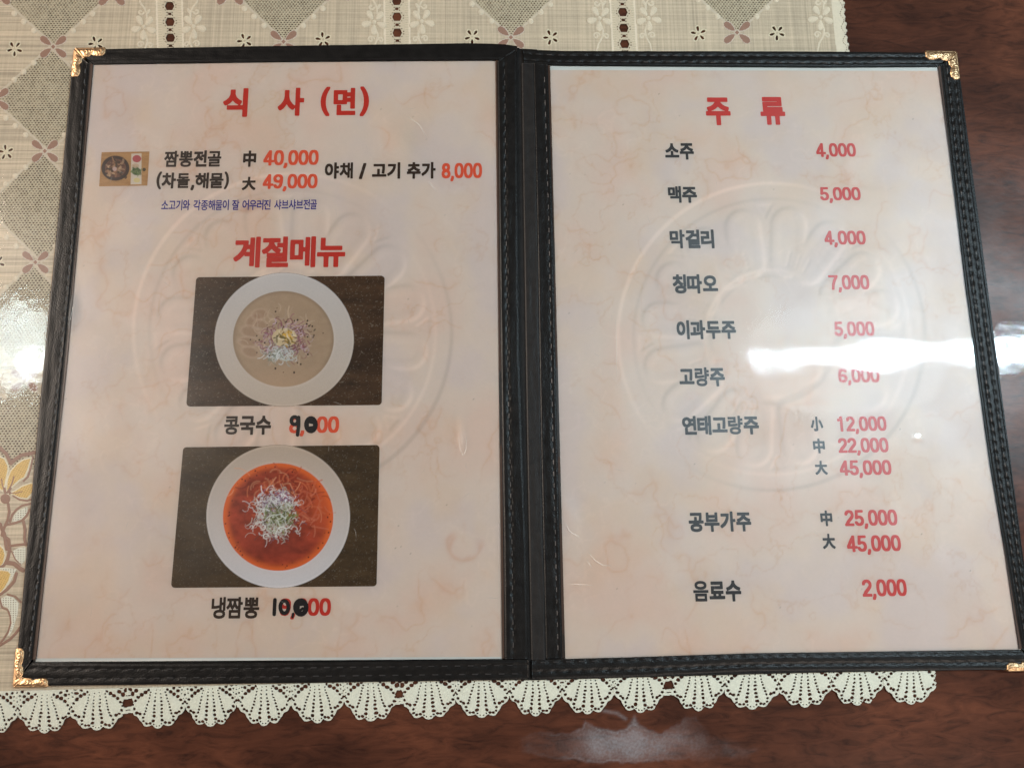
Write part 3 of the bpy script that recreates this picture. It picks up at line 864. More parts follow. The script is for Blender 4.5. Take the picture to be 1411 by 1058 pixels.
# right panel
strip('border_strip', [(720, 66.5), (742, 68.3), (780, 69.6), (1140, 70.3), (1318, 72.5)], [(722, 86.5), (757, 88.5), (780, 89), (1140, 91.5), (1293, 90.5)], .0031, .0049, [(.36, .2, 1.3), (.80, .6, 1.1)], 16, menu, M_leather, .00045, seed=15)
strip('border_strip', [(1319, 73), (1338.6, 244.5), (1360, 400), (1432, 922)], [(1297, 90), (1314, 244.5), (1333, 400), (1366, 640), (1410, 894)], .0031, .0049, [(.30, .2, 1.2), (.68, .6, 1.2)], 13.6, menu, M_leather, .00045, seed=16)
strip('border_strip', [(733, 936), (860, 933), (1040, 925), (1390, 922.5), (1432, 922)], [(732.5, 909.5), (758, 908.5), (860, 906), (1040, 900), (1200, 898), (1408, 895)], .0031, .0049, [(.40, .2, 1.3), (.88, .6, 1.0)], 18.2, menu, M_leather, .00045, seed=17)
strip('border_strip', [(735, 87), (740, 300), (745, 600), (752, 907)], [(755, 89.5), (762, 300), (768, 600), (775.5, 907)], .0031, .0047, [(.74, .2, .6)], 16, menu, M_leather, .0003, seed=18)
strip('spine', [(718.5, 87), (721.5, 300), (726, 600), (732, 909)], [(736, 87.5), (741, 300), (746, 600), (752.5, 909)], .0033, .0046, [], 16, menu, M_leather2, .0003, crown=.0011, seed=19)
# brown cut edges of the sleeve binding
prism('binding_edge', [(121.5, 88), (128, 88), (92.5, 500), (49, 908), (42, 909), (77, 600)], .0031, .0041, M_edge, menu, .0002)
prism('binding_edge', [(1293, 91), (1299, 91), (1335, 400), (1411, 893), (1405, 894), (1349, 520)], .0031, .0041, M_edge, menu, .0002)
prism('binding_edge', [(683, 83), (686, 83), (695, 907), (692, 907)], .0031, .0040, M_edge, menu, .0002)
prism('binding_edge', [(754, 90), (758, 90), (779, 907), (774.5, 907)], .0031, .0040, M_edge, menu, .0002)

# brass corners
def cap(corner, ux, uy, la, lb, lab=None):
    """ux, uy: photo directions of the two arms from the outer corner"""
    corner = np.array(corner, float); ux = np.array(ux, float); uy = np.array(uy, float)
    ux /= np.linalg.norm(ux); uy /= np.linalg.norm(uy)
    st = .45
    aa, bb = np.meshgrid(np.arange(-2, max(la, lb) + 3, st), np.arange(-2, max(la, lb) + 3, st))
    sa = aa * 44. / la; sb = bb * 44. / lb
    def arm(u, w):   # u along, w across
        pts = [(2.5, 0), (42, 0), (44, 3), (43.5, 9), (40, 12.6), (33, 13.2), (28, 12.2), (25, 10.8), (22, 13.4), (15, 14.2), (13, 13.2), (0, 2.5)]
        return -sd_poly(u, w, pts)
    f = np.maximum(arm(sa, bb), arm(sb, aa))
    corner_box = -sd_poly(aa, bb, [(2.6, 0), (14, 0), (15.5, 14), (14, 15.5), (0, 14), (0, 2.6)])
    f = np.maximum(f, corner_box)
    h = .00085 * np.sqrt(np.clip(f / 5.5, 0, 1)) + .00012 * sstep(.2, .9, f) * (f < 1.8)
    rel = np.zeros(aa.shape)
    def scroll(u, w):
        d_ = np.full(u.shape, 9.0)
        for (cu, cw, r, a0, dr) in ((36.5, 6.6, 5.2, 2.2, 1), (25.5, 5.2, 4.4, .5, -1), (17, 8.2, 4.4, 3.6, 1), (31, 9.2, 2.6, 0, -1)):
            pts = [(cu + r * (1 - .8 * t) * math.cos(a0 + dr * 7.5 * t), cw + r * (1 - .8 * t) * math.sin(a0 + dr * 7.5 * t)) for t in np.linspace(0, 1, 16)]
            d_ = np.minimum(d_, sd_line(u, w, pts))
        return d_
    sc_ = np.minimum(scroll(sa, bb), scroll(sb, aa))
    rel = .00016 * np.exp(-(sc_ / 1.25) ** 2)
    mitre = -.0004 * np.exp(-(((aa - bb) / 1.41) / .7) ** 2) * ((aa < 15) & (bb < 15)) + .0002 * np.exp(-(((aa - bb) / 1.41 - 1.4) / .8) ** 2) * ((aa < 15) & (bb < 15))
    z = .0046 + h + (rel + mitre) * sstep(.3, 1.5, f)
    px = corner[0] + aa * ux[0] + bb * uy[0]; py = corner[1] + aa * ux[1] + bb * uy[1]
    X, Y = U(px, py, .0052)
    if ux[0] * uy[1] - ux[1] * uy[0] > 0:   # keep faces looking up
        X, Y, z, f = X[::-1], Y[::-1], z[::-1], f[::-1]
    me = contour('corner_cap', f, X, Y, z, None, thick=.0034, smooth=True)
    return link('corner_cap', me, M_gold, menu)


cap((101.0, 65.5), (1, -.02), (-.10, 1), 45, 41)
cap((16.0, 947.5), (1, -.02), (.09, -1), 50, 56)
cap((1319.5, 69.8), (-1, -.015), (.115, 1), 45, 40)
cap((1433.5, 924.5), (-1, .015), (-.13, -1), 45, 45)

# ------------------------------------------------------------------ printed sheets
def hom(src, dst):
    A = []
    for (x, y), (u, v) in zip(src, dst):
        A.append([x, y, 1, 0, 0, 0, -u * x, -u * y, -u]); A.append([0, 0, 0, x, y, 1, -v * x, -v * y, -v])
    return np.linalg.svd(np.array(A))[2][-1].reshape(3, 3)


def apply(Hm, x, y):
    w = Hm[2, 0] * x + Hm[2, 1] * y + Hm[2, 2]
    return (Hm[0, 0] * x + Hm[0, 1] * y + Hm[0, 2]) / w, (Hm[1, 0] * x + Hm[1, 1] * y + Hm[1, 2]) / w


def emboss(px, py, cx, cy, R, full):
    """shading of the printed roof-tile rosette"""
    x = (px - cx) / R; y = (py - cy) / R
    r = np.hypot(x, y); th = np.arctan2(x, -y)
    h = np.zeros(px.shape)
    h += 1.0 * sstep(1.0, .975, r) * (1 - .55 * sstep(.90, .875, r))      # raised outer band
    seg = math.pi / 4
    k = (th - math.radians(-3)) / seg
    t = (k - np.floor(k)) * seg - seg / 2          # angle inside a petal, centred
    u = r * np.sin(t); v = r * np.cos(t)
    lob = np.full(px.shape, 9.0)
    for s_ in (-1, 1):
        lob = np.minimum(lob, sd_seg(u, v, (s_ * .066, .50), (s_ * .136, .715)) - .112)
    h -= .9 * sstep(.016, -.018, lob) - .35 * sstep(-.03, -.075, lob)
    tri = np.abs(np.mod(k + .5, 1) - .5) * seg * r
    h += .5 * sstep(.0, -.02, np.maximum(tri * 1.6 + (.80 - r) * .9 - .045, r - .86))
    h += .6 * sstep(.44, .42, r) * (1 - .8 * sstep(.40, .38, r))
    if full: h += .35 * (np.abs(np.sin(t * 26)) < .35) * (np.abs(t) < .16) * (r > .46) * (r < .56)
    gy, gx = np.gradient(h)
    # rows run bottom to top in the photo
    return (gx * .8 + gy * -.8)


class Page:
    def __init__(self, name, quad, label, seed, ring):
        self.q = quad
        self.H = hom([(0, 0), (1, 0), (1, 1), (0, 1)], quad); self.Hi = np.linalg.inv(self.H)
        self.o = empty(name); tag(self.o, label, 'menu page', 'printed sheets in the menu folder')
        nxp, nyp = 330, 470
        u, v = np.meshgrid(np.linspace(0, 1, nxp), np.linspace(1, 0, nyp))
        px, py = apply(self.H, u, v)
        X, Y = U(px, py, ZP)
        base = lin(211, 188, 173)
        n1 = fbm(u.shape, (7, 5), seed, 5); n2 = fbm(u.shape, (10, 7), seed + 50, 5); n3 = fbm(u.shape, (60, 42), seed + 90, 3)
        warp = fbm(u.shape, (9, 7), seed + 130, 4)
        vein = np.exp(-(np.abs(warp - .5) / .012) ** 1.0) * sstep(.45, .62, n1)
        warp2 = fbm(u.shape, (5, 4), seed + 230, 5)
        vein2 = np.exp(-(np.abs(warp2 - .52) / .009) ** 1.0) * sstep(.42, .6, n2)
        warp3 = fbm(u.shape, (13, 10), seed + 330, 5); warp4 = fbm(u.shape, (17, 12), seed + 430, 4)
        vein3 = np.exp(-np.abs(warp3 - .5) / .010) * sstep(.40, .6, fbm(u.shape, (5, 4), seed + 440, 3))
        light = np.exp(-np.abs(warp4 - .5) / .012) * sstep(.45, .65, fbm(u.shape, (6, 4), seed + 450, 3))
        k = np.ones(u.shape + (3,)) * base
        k = k * (1 + (np.array([.95, .86, .79]) - 1) * (vein3 * .9)[..., None]) * (1 + .05 * light)[..., None]
        pink = np.array([1.0, .90, .87]); tan = np.array([1.0, .94, .85]); cool = np.array([.97, .98, 1.04])
        k = k * (1 + (pink - 1) * (sstep(.45, .72, n1) * .6)[..., None]) * (1 + (tan - 1) * (sstep(.45, .7, n2) * .5)[..., None]) * (1 + (cool - 1) * sstep(.5, .3, n1)[..., None])
        k = k * (1 + (np.array([.93, .80, .70]) - 1) * (vein * .7)[..., None]) * (1 + (np.array([.94, .80, .72]) - 1) * (vein2 * .7)[..., None])
        k = k * (.985 + .03 * n3)[..., None] * (.97 + .06 * n1)[..., None]
        e = emboss(px, py, *ring)
        e = (e + np.roll(e, 1, 0) + np.roll(e, -1, 0) + np.roll(e, 1, 1) + np.roll(e, -1, 1)) / 5
        e = np.clip(e, -.3, .3) * .44
        k = k * (1 + e)[..., None]
        if seed == 500:   # pinkish ring-shaped water stain low on the left sheet
            dd = np.abs(np.hypot(px - 640, (py - 752) * 1.1) - 22) + 9 * (fbm(u.shape, (50, 40), 77, 2) - .5)
            an = np.arctan2(py - 752, px - 640)
            st_ = np.exp(-(dd / 4.5) ** 2) * sstep(-.9, -.2, np.cos(an - 1.9))
            k = k * (1 + (np.array([.93, .78, .72]) - 1) * (st_ * .8)[..., None])
        for _ in range(26):   # specks
            a_, b_ = rng.random(2); i = int(a_ * (nxp - 4)) + 2; j = int(b_ * (nyp - 4)) + 2
            k[j, i] *= rng.uniform(.55, .85)
        me = contour('paper_sheet', np.ones(u.shape), X, Y, ZP, k)
        link('paper_sheet', me, M_paper, self.o)

    def text(self, words, colour, weight=.030, name='lettering', part_label=None, z=.00007, slant=0.0):
        """words: list of (string, x0, y0, x1, y1) boxes measured in the photo"""
        V, T, off = [], [], 0
        for body, x0, y0, x1, y1 in words:
            m2 = text_mesh(body, weight)
            co, tris, (bx0, by0, bx1, by1) = m2
            # box -> page coordinates
            xm, ym = (x0 + x1) / 2, (y0 + y1) / 2
            u0, vm = apply(self.Hi, x0, ym); u1, _ = apply(self.Hi, x1, ym)
            um, v0 = apply(self.Hi, xm, y0); _, v1 = apply(self.Hi, xm, y1)
            uu = u0 + (co[:, 0] - bx0) / (bx1 - bx0) * (u1 - u0)
            vv = v1 + (co[:, 1] - by0) / (by1 - by0) * (v0 - v1)
            px, py = apply(self.H, uu, vv)
            X, Y = U(px, py, ZP + z)
            V.append(np.stack([X, Y, np.full(len(X), ZP + z)], 1)); T.append(tris + off); off += len(co)
        V = np.concatenate(V); T = np.concatenate(T)
        me = mesh_np(name, V, [T], np.ones((len(V), 3)) * np.array(colour))
        o = link(name, me, M_print, self.o)
        if part_label: o['label'] = part_label
        return o

    def art(self, name, x0, y0, x1, y1, fn, z, st=.8, thick=0.0):
        gx, gy = grid_px(x0, y0, x1, y1, st)
        f, c = fn(gx, gy)
        X, Y = U(gx, gy, ZP + z)
        me = contour(name, f, X, Y, ZP + z, c, thick)
        return link(name, me, M_print, self.o)


_gc = {}
def glyph_outline(ch):
    """boundary segments of one character of the built-in font (1 em = 1 unit) and its advance"""
    if ch in _gc: return _gc[ch]
    c = bpy.data.curves.new('t', 'FONT'); c.body = ch; c.resolution_u = 4; c.size = 1
    o = bpy.data.objects.new('t', c); col.objects.link(o)
    dg = bpy.context.evaluated_depsgraph_get(); dg.update()
    me = bpy.data.meshes.new_from_object(o.evaluated_get(dg))
    co = np.zeros(len(me.vertices) * 3); me.vertices.foreach_get('co', co); co = co.reshape(-1, 3)
    cnt = {}
    for p in me.polygons:
        for k in p.edge_keys: cnt[k] = cnt.get(k, 0) + 1
    sg = np.array([[*co[a][:2], *co[b][:2]] for (a, b), n in cnt.items() if n == 1])
    bpy.data.objects.remove(o); bpy.data.curves.remove(c); bpy.data.meshes.remove(me)
    _gc[ch] = sg
    return sg


def _arc(cx, cy, rx, ry, a0, a1, n=16, p=1.0):
    return [(cx + rx * math.copysign(abs(math.cos(math.radians(t))) ** p, math.cos(math.radians(t))), cy + ry * math.copysign(abs(math.sin(math.radians(t))) ** p, math.sin(math.radians(t)))) for t in np.linspace(a0, a1, n)]


_six = [_arc(.29, .30, .195, .215, 0, 360, 20), [(.095, .32), (.10, .55), (.14, .74), (.21, .88), (.30, .92), (.40, .89), (.465, .79)]]
DIGITS = {   # centre lines of a plain bold numeral face, height 1
    '0': [_arc(.29, .5, .20, .42, 0, 360, 30, .85)],
    '1': [[(.30, .06), (.30, .94)], [(.30, .92), (.24, .84), (.13, .76)]],
    '2': [_arc(.29, .69, .19, .23, 165, -35, 14) + [(.36, .44), (.20, .25), (.115, .09)], [(.09, .075), (.47, .075)]],
    '4': [[(.36, .90), (.20, .60), (.075, .33), (.075, .27), (.52, .27)], [(.37, .06), (.37, .92)]],
    '5': [[(.46, .92), (.16, .92), (.125, .50)], [(.125, .50)] + _arc(.28, .32, .20, .245, 118, -155, 18)],
    '6': _six, '9': [[(.58 - x, 1 - y) for x, y in l] for l in _six],
    '7': [[(.07, .92), (.50, .92), (.36, .62), (.27, .35), (.235, .06)]],
    '8': [_arc(.29, .72, .165, .20, 0, 360, 20), _arc(.29, .285, .195, .215, 0, 360, 20)],
    ',': [[(.12, .07), (.12, .02), (.07, -.12)]]}


_tc = {}
def text_mesh(body, wt, step=.021):
    """heavy lettering: each outline thickened by weight (em) on both sides, letters set close"""
    key = (body, wt)
    if key in _tc: return _tc[key]
    V, T, off, pen = [], [], 0, 0.0
    for ch in body:
        if ch in DIGITS:
            hw = .088
            wd_ = .24 if ch == ',' else .58
            gx, gy = np.meshgrid(np.arange(-.04, wd_ + .06, step), np.arange(-.22, 1.06, step))
            f = np.full(gx.shape, -9.0)
            for ln in DIGITS[ch]:
                for p, q in zip(ln[:-1], ln[1:]):
                    dx, dy = q[0] - p[0], q[1] - p[1]
                    t = np.clip(((gx - p[0]) * dx + (gy - p[1]) * dy) / (dx * dx + dy * dy + 1e-12), 0, 1)
                    f = np.maximum(f, hw - (np.abs(gx - p[0] - t * dx) ** 3.5 + np.abs(gy - p[1] - t * dy) ** 3.5) ** (1 / 3.5))
            me = contour('t', f, gx + pen, gy, 0.0)
            co = np.zeros(len(me.vertices) * 3, np.float32); me.vertices.foreach_get('co', co); co = co.reshape(-1, 3).astype(float)
            me.calc_loop_triangles()
            tr = np.zeros(len(me.loop_triangles) * 3, np.int32); me.loop_triangles.foreach_get('vertices', tr)
            bpy.data.meshes.remove(me)
            V.append(co); T.append(tr.reshape(-1, 3) + off); off += len(co); pen += wd_
            continue
        sg = glyph_outline(ch).copy()
        weight = wt * (.72 if ch in '짬뽕돌물골냉콩음량종' else .86 if ch in '계절메뉴채챙막맥해' else 1.0)
        x0, x1 = sg[:, [0, 2]].min(), sg[:, [0, 2]].max(); y0, y1 = sg[:, [1, 3]].min(), sg[:, [1, 3]].max()
        sg[:, [0, 2]] += pen - x0 + weight
        gx, gy = np.meshgrid(np.arange(pen - step * 2, pen + x1 - x0 + 2 * weight + step * 2, step), np.arange(y0 - weight - step * 2, y1 + weight + step * 2, step))
        P = gx.ravel()[:, None]; Q = gy.ravel()[:, None]
        ax, ay, bx, by = sg.T
        dx, dy = bx - ax, by - ay
        t = np.clip(((P - ax) * dx + (Q - ay) * dy) / (dx * dx + dy * dy + 1e-12), 0, 1)
        # slightly squarish distance keeps the stroke ends blunt
        ex = np.abs(P - ax - t * dx); ey = np.abs(Q - ay - t * dy)
        dist = ((ex ** 4 + ey ** 4) ** .25).min(1)
        cross = ((ay > Q) != (by > Q)) & (P < dx * (Q - ay) / np.where(dy == 0, 1e-9, dy) + ax)
        ins = cross.sum(1) % 2 == 1
        f = (weight - np.where(ins, -dist, dist)).reshape(gx.shape)
        me = contour('t', f, gx, gy, 0.0)
        co = np.zeros(len(me.vertices) * 3, np.float32); me.vertices.foreach_get('co', co); co = co.reshape(-1, 3).astype(float)
        me.calc_loop_triangles()
        tr = np.zeros(len(me.loop_triangles) * 3, np.int32); me.loop_triangles.foreach_get('vertices', tr)
        bpy.data.meshes.remove(me)
        V.append(co); T.append(tr.reshape(-1, 3) + off); off += len(co)
        wd_ = x1 - x0 + 2 * weight
        pen += wd_ + .045
        if ch == ',': pen += .0
    co = np.concatenate(V); tr = np.concatenate(T)
    _tc[key] = (co, tr, (co[:, 0].min(), co[:, 1].min(), co[:, 0].max(), co[:, 1].max()))
    return _tc[key]


prism('backing_sheet', [(127, 88), (684, 83), (692.5, 907.5), (49, 911.5)], .0031, ZP - .0001, M_white, menu, .00005)
prism('backing_sheet', [(756.5, 90), (1294.5, 91.5), (1407.5, 897.5), (777.5, 908.5)], .0031, ZP - .0001, M_white, menu, .00005)
LP = Page('menu_page', [(130, 88.5), (683, 83.5), (691, 904.5), (51, 906.5)], 'left printed menu sheet with two bowl photographs under red headings', 500, (403, 459, 222, False))
RP = Page('menu_page', [(758, 97), (1294.5, 98), (1406, 896.5), (778.5, 907.5)], 'right printed menu sheet listing nine drinks with red prices beside them', 700, (1063, 464, 214, True))

RED = lin(188, 50, 38); ORED = lin(214, 84, 56); INK = lin(58, 42, 34); BLUE = lin(54, 42, 120); INK2 = lin(48, 42, 41); RED2 = lin(194, 54, 46)
HW = .043; DW = .030
LP.text([('식', 307.5, 122, 341.5, 161.5), ('사', 383, 121.3, 419, 160), ('(', 441.8, 120, 454.5, 160.5), ('면', 459.5, 121.5, 490, 159), (')', 496, 119.5, 508.5, 160.5)], RED, HW, part_label='red heading at the top of the page')
LP.text([('짬뽕전골', 226.3, 207.6, 305, 230.3)], INK, HW)
LP.text([('(', 215.6, 236.7, 222.5, 261), ('차돌', 223, 238, 261.5, 260), (',', 262.5, 255, 267.5, 262.5), ('해물', 269, 238, 308, 260), (')', 309, 236.7, 315.6, 261)], INK, HW)
LP.text([('中', 335, 207.8, 353, 230.2)], INK, .046)
LP.text([('大', 333.5, 243.8, 352.4, 262.2)], INK, .046)
LP.text([('40,000', 363, 207, 439, 232)], ORED, DW)
LP.text([('49,000', 362, 240, 437.5, 264)], ORED, DW)
LP.text([('야채', 447.5, 224, 486.3, 246.6), ('/', 494.8, 225, 504.7, 247), ('고기', 512.7, 224, 551.5, 246.6), ('추가', 560.6, 223.6, 600.3, 246.6)], INK, HW)
LP.text([('8,000', 608.5, 224.8, 664.3, 250)], ORED, DW)
LP.text([('소고기와', 222.3, 275.5, 261.7, 290), ('각종해물이', 266.5, 275.5, 315.3, 290), ('잘', 319.8, 275.5, 329.7, 289.5), ('어우러진', 334, 275.3, 372.8, 289.5), ('샤브샤브전골', 378, 275, 436.7, 289)], BLUE, .020, part_label='small dark blue line describing the stew')
LP.text([('계절메뉴', 322, 326, 475.8, 368.6)], RED, HW, part_label='large red heading above the bowl photographs')
LP.text([('콩국수', 309, 572.7, 373.5, 599)], INK, HW)
LP.text([('8,000', 398.5, 573.6, 467.3, 601)], ORED, DW)
LP.text([('냉짬뽕', 291.3, 822, 357.3, 852)], INK, HW)
LP.text([('9,000', 385, 823.7, 456, 853)], RED, DW)
# price corrections in black marker
def marker(name, x0, y0, x1, y1, lines):
    def fn(gx, gy):
        f = np.full(gx.shape, -9.0)
        for pts, wd_ in lines: f = np.maximum(f, wd_ * 1.32 - sd_line(gx, gy, pts))
        return f, np.ones(gx.shape + (3,)) * lin(34, 28, 28)
    o = LP.art(name, x0, y0, x1, y1, fn, .00014, .35)
    o['label'] = 'price corrected by hand in black marker'
ell = lambda cx, cy, rx, ry, a0=0, a1=6.3, n=18: [(cx + rx * math.cos(t), cy + ry * math.sin(t)) for t in np.linspace(a0, a1, n)]
marker('marker_digits', 396, 570, 442, 604, [(ell(406, 579.5, 4.6, 5.2), 1.9), ([(411.5, 575), (411.5, 586), (410, 599)], 1.9), (ell(428.5, 585, 6.2, 8.6), 2.5), ([(423, 580), (434, 583)], 1.7), ([(424, 590), (433, 588)], 1.5)])
marker('marker_digits', 370, 818, 430, 858, [([(378.8, 826), (377.8, 846)], 1.9), (ell(391.8, 836, 5.6, 8.6), 2.0), (ell(414.5, 836.5, 7.4, 9.4), 2.5), ([(409, 833), (420, 832)], 1.6), ([(411, 829), (410, 844)], 2.0), ([(417, 838), (412, 842)], 1.5), ([(404, 845), (403, 850)], 1.2)])

for body, x0, y0, x1, y1 in [('소주', 916.3, 197.6, 956, 220.3), ('맥주', 920.6, 256.6, 960.3, 279.8), ('막걸리', 923, 316.5, 984, 342.5), ('칭따오', 927, 378, 989, 404.5),
                             ('이과두주', 932.3, 441, 1014, 467.3), ('고량주', 936, 506, 998.6, 532.5), ('연태고량주', 940, 572.6, 1045.6, 599), ('공부가주', 949, 704.5, 1035, 732.4), ('음료수', 955.3, 799.6, 1021.3, 828.7)]:
    RP.text([(body, x0, y0, x1, y1)], INK2, HW)
RP.text([('주', 972.5, 134.7, 1006.5, 173), ('류', 1047.6, 134, 1081.6, 172.4)], RED2, HW, part_label='red heading at the top of the page')
for body, x0, y0, x1, y1 in [('4,000', 1124.6, 197.5, 1179.4, 220), ('5,000', 1130, 258, 1186, 280), ('4,000', 1136, 318, 1193, 341), ('7,000', 1142, 379, 1198, 403), ('5,000', 1149.6, 443, 1205, 467), ('6,000', 1155, 507, 1212, 531),
                             ('12,000', 1154, 573, 1221.6, 598), ('22,000', 1155, 603, 1224.5, 627.5), ('45,000', 1157, 633.7, 1228.5, 658.5), ('25,000', 1163.8, 702, 1236.6, 728.5), ('45,000', 1167, 737, 1241.5, 764), ('2,000', 1188, 797.6, 1249.6, 826)]:
    RP.text([(body, x0, y0, x1, y1)], RED2, DW)
for body, x0, y0, x1, y1 in [('小', 1117, 573.8, 1134, 594), ('中', 1120.5, 604, 1136.6, 624.4), ('大', 1123, 634.5, 1140, 654), ('中', 1130.6, 703, 1146.8, 724.7), ('大', 1133.4, 735, 1150.8, 756)]:
    RP.text([(body, x0, y0, x1, y1)], INK2, .044)


# ---- the bowl photographs (flat print)
def rrect(gx, gy, q, r):
    """rounded quad, positive inside"""
    q = np.array(q, float); c = q.mean(0); qi = c + (q - c) * (1 - r / np.abs(q - c).min(1, keepdims=True) * np.array([[.8, .8]]))
    qi = q + np.sign(c - q) * r
    return r - np.maximum(sd_poly(gx, gy, [tuple(p) for p in qi]), -1e3)


def strands(C, gx, gy, cx, cy, rx, ry, n, colours, L0, L1, wid, seed, bend=1.2, gauss=.55, alpha=.85):
    r = np.random.default_rng(seed)
    X0, X1 = gx.min(), gx.max(); Y0, Y1 = gy.min(), gy.max(); st = gx[0, 1] - gx[0, 0]
    for _ in range(n):
        ox, oy = r.normal(0, gauss, 2)
        if ox * ox + oy * oy > 1.1: continue
        x, y = cx + ox * rx, cy + oy * ry
        a_ = r.uniform(0, 6.28); L = r.uniform(L0, L1); k = r.uniform(-bend, bend)
        pts = [(x, y)]
        for q in range(5):
            a_ += k * .4; x += L / 5 * math.cos(a_); y += L / 5 * math.sin(a_); pts.append((x, y))
        xs_ = [p[0] for p in pts]; ys_ = [p[1] for p in pts]
        i0 = max(0, int((min(xs_) - 2 - X0) / st)); i1 = int((max(xs_) + 2 - X0) / st) + 1
        j0 = max(0, int((Y1 - max(ys_) - 2) / st)); j1 = int((Y1 - min(ys_) + 2) / st) + 1
        sx, sy = gx[j0:j1, i0:i1], gy[j0:j1, i0:i1]
        if sx.size == 0: continue
        w_ = wid * r.uniform(.6, 1.2)
        m_ = np.clip((w_ - sd_line(sx, sy, pts)) / .5 + .5, 0, 1)[..., None] * alpha * r.uniform(.6, 1)
        c_ = np.array(colours[r.integers(len(colours))]) * r.uniform(.8, 1.15)
        C[j0:j1, i0:i1] = C[j0:j1, i0:i1] * (1 - m_) + c_ * m_


def dots(C, gx, gy, pts, colour, r0=1.1, r1=1.8, seed=3):
    r = np.random.default_rng(seed)
    for x, y in pts:
        m_ = np.clip((r.uniform(r0, r1) - np.hypot(gx - x, (gy - y) * r.uniform(.7, 1.3))) / .5 + .5, 0, 1)[..., None]
        C[:] = C * (1 - m_) + np.array(colour) * m_


def blend(C, m, c):
    m = np.clip(m, 0, 1)[..., None]; C[:] = C * (1 - m) + np.array(c) * m


def wood_print(gx, gy, seed, c0, c1, streak=True):
    n = fbm(gx.shape, (14, 5), seed, 5); n2 = fbm(gx.shape, (60, 50), seed + 3, 3)
    k = np.clip(.25 + .9 * (n - .5) + .5 * (n2 - .5) + .2, 0, 1)[..., None]
    return np.array(c0) * (1 - k) + np.array(c1) * k


def photo1(gx, gy):
    f = rrect(gx, gy, [(270, 382), (530, 380), (526, 558), (257, 560)], 5)
    C = wood_print(gx, gy, 900, lin(54, 35, 22), lin(92, 62, 40))
    C *= (1 - .35 * np.exp(-((gy - 492) / 22.) ** 2))[..., None]
    for k in range(60):
        pass
    rb = sd_ell(gx, gy, 391.5, 468, 96, 92)
    g = np.clip((gy - 380) / 180, 0, 1)[..., None]
    bowl = lin(204, 190, 184) * (1 - g) + lin(202, 178, 160) * g
    bowl = bowl * (1 - .10 * sstep(-28, -22, rb))[..., None] * (1 + .10 * np.exp(-((rb + 1.5) / 1.2) ** 2))[..., None]
    mb = np.clip(-rb / .6 + .5, 0, 1)[..., None]; C = C * (1 - mb) + bowl * mb
    f = np.maximum(f, np.where((np.abs(gx - 391) < 60), -rb + 0.2, -9))
    rs = sd_ell(gx, gy, 390.5, 467, 69.5, 66)
    n = fbm(gx.shape, (30, 30), 910, 3)
    soup = lin(170, 140, 114) * (1 + .16 * (n - .5))[..., None]
    soup = soup * (1 - .18 * np.exp(-((rs + 1) / 3.0) ** 2))[..., None]
    low = np.clip((gy - 500) / 35, 0, 1)[..., None]; soup = soup * (1 - low) + lin(180, 146, 118) * low
    ms = np.clip(-rs / .7 + .5, 0, 1)[..., None]; C = C * (1 - ms) + soup * ms
    # lemon-like slices on the left
    for (x, y, rx, ry, an) in [(349, 442, 12, 8, -.7), (358, 433, 11, 7, -.2), (345, 457, 13, 8, .2), (342, 471, 13, 7, .1), (345, 485, 12, 7, .3), (359, 449, 10, 8, .4)]:
        d_ = sd_ell(gx, gy, x, y, rx, ry, an); inside = (rs < -1)
        blend(C, (.45 * (d_ < 0) * inside), lin(156, 120, 96)); blend(C, .38 * np.exp(-(d_ / 1.6) ** 2) * inside, lin(196, 164, 140))
    strands(C, gx, gy, 388, 462, 46, 38, 90, [lin(190, 160, 138), lin(206, 176, 150)], 10, 26, .8, 21, 1.6, .5, .6)
    strands(C, gx, gy, 394, 470, 36, 28, 340, [lin(132, 72, 84), lin(150, 92, 104), lin(196, 164, 176), lin(110, 66, 62), lin(178, 150, 140)], 5, 15, .65, 22, 2.2, .52)
    blend(C, .85 * (sd_ell(gx, gy, 392, 465, 17, 13) < 0), lin(206, 180, 140))
    strands(C, gx, gy, 391, 465, 15, 11, 60, [lin(214, 164, 60), lin(190, 140, 44), lin(92, 78, 40), lin(226, 206, 176), lin(70, 52, 34)], 4, 9, 1.1, 23, .8, .6)
    strands(C, gx, gy, 385, 488, 24, 11, 130, [lin(196, 192, 184), lin(172, 166, 158), lin(130, 130, 112), lin(214, 206, 204)], 4, 14, .65, 24, 2.0, .5)
    r = np.random.default_rng(4); P = []
    for _ in range(34):
        a_ = r.uniform(0, 6.28); q = r.uniform(26, 52); P.append((396 + q * math.cos(a_), 468 + q * .9 * math.sin(a_)))
    dots(C, gx, gy, P, lin(62, 44, 36), .6, 1.3)
    blend(C, .25 * (fbm(gx.shape, (150, 190), 77, 1) > .86) * (rb > 1), lin(170, 150, 130))
    return f, C


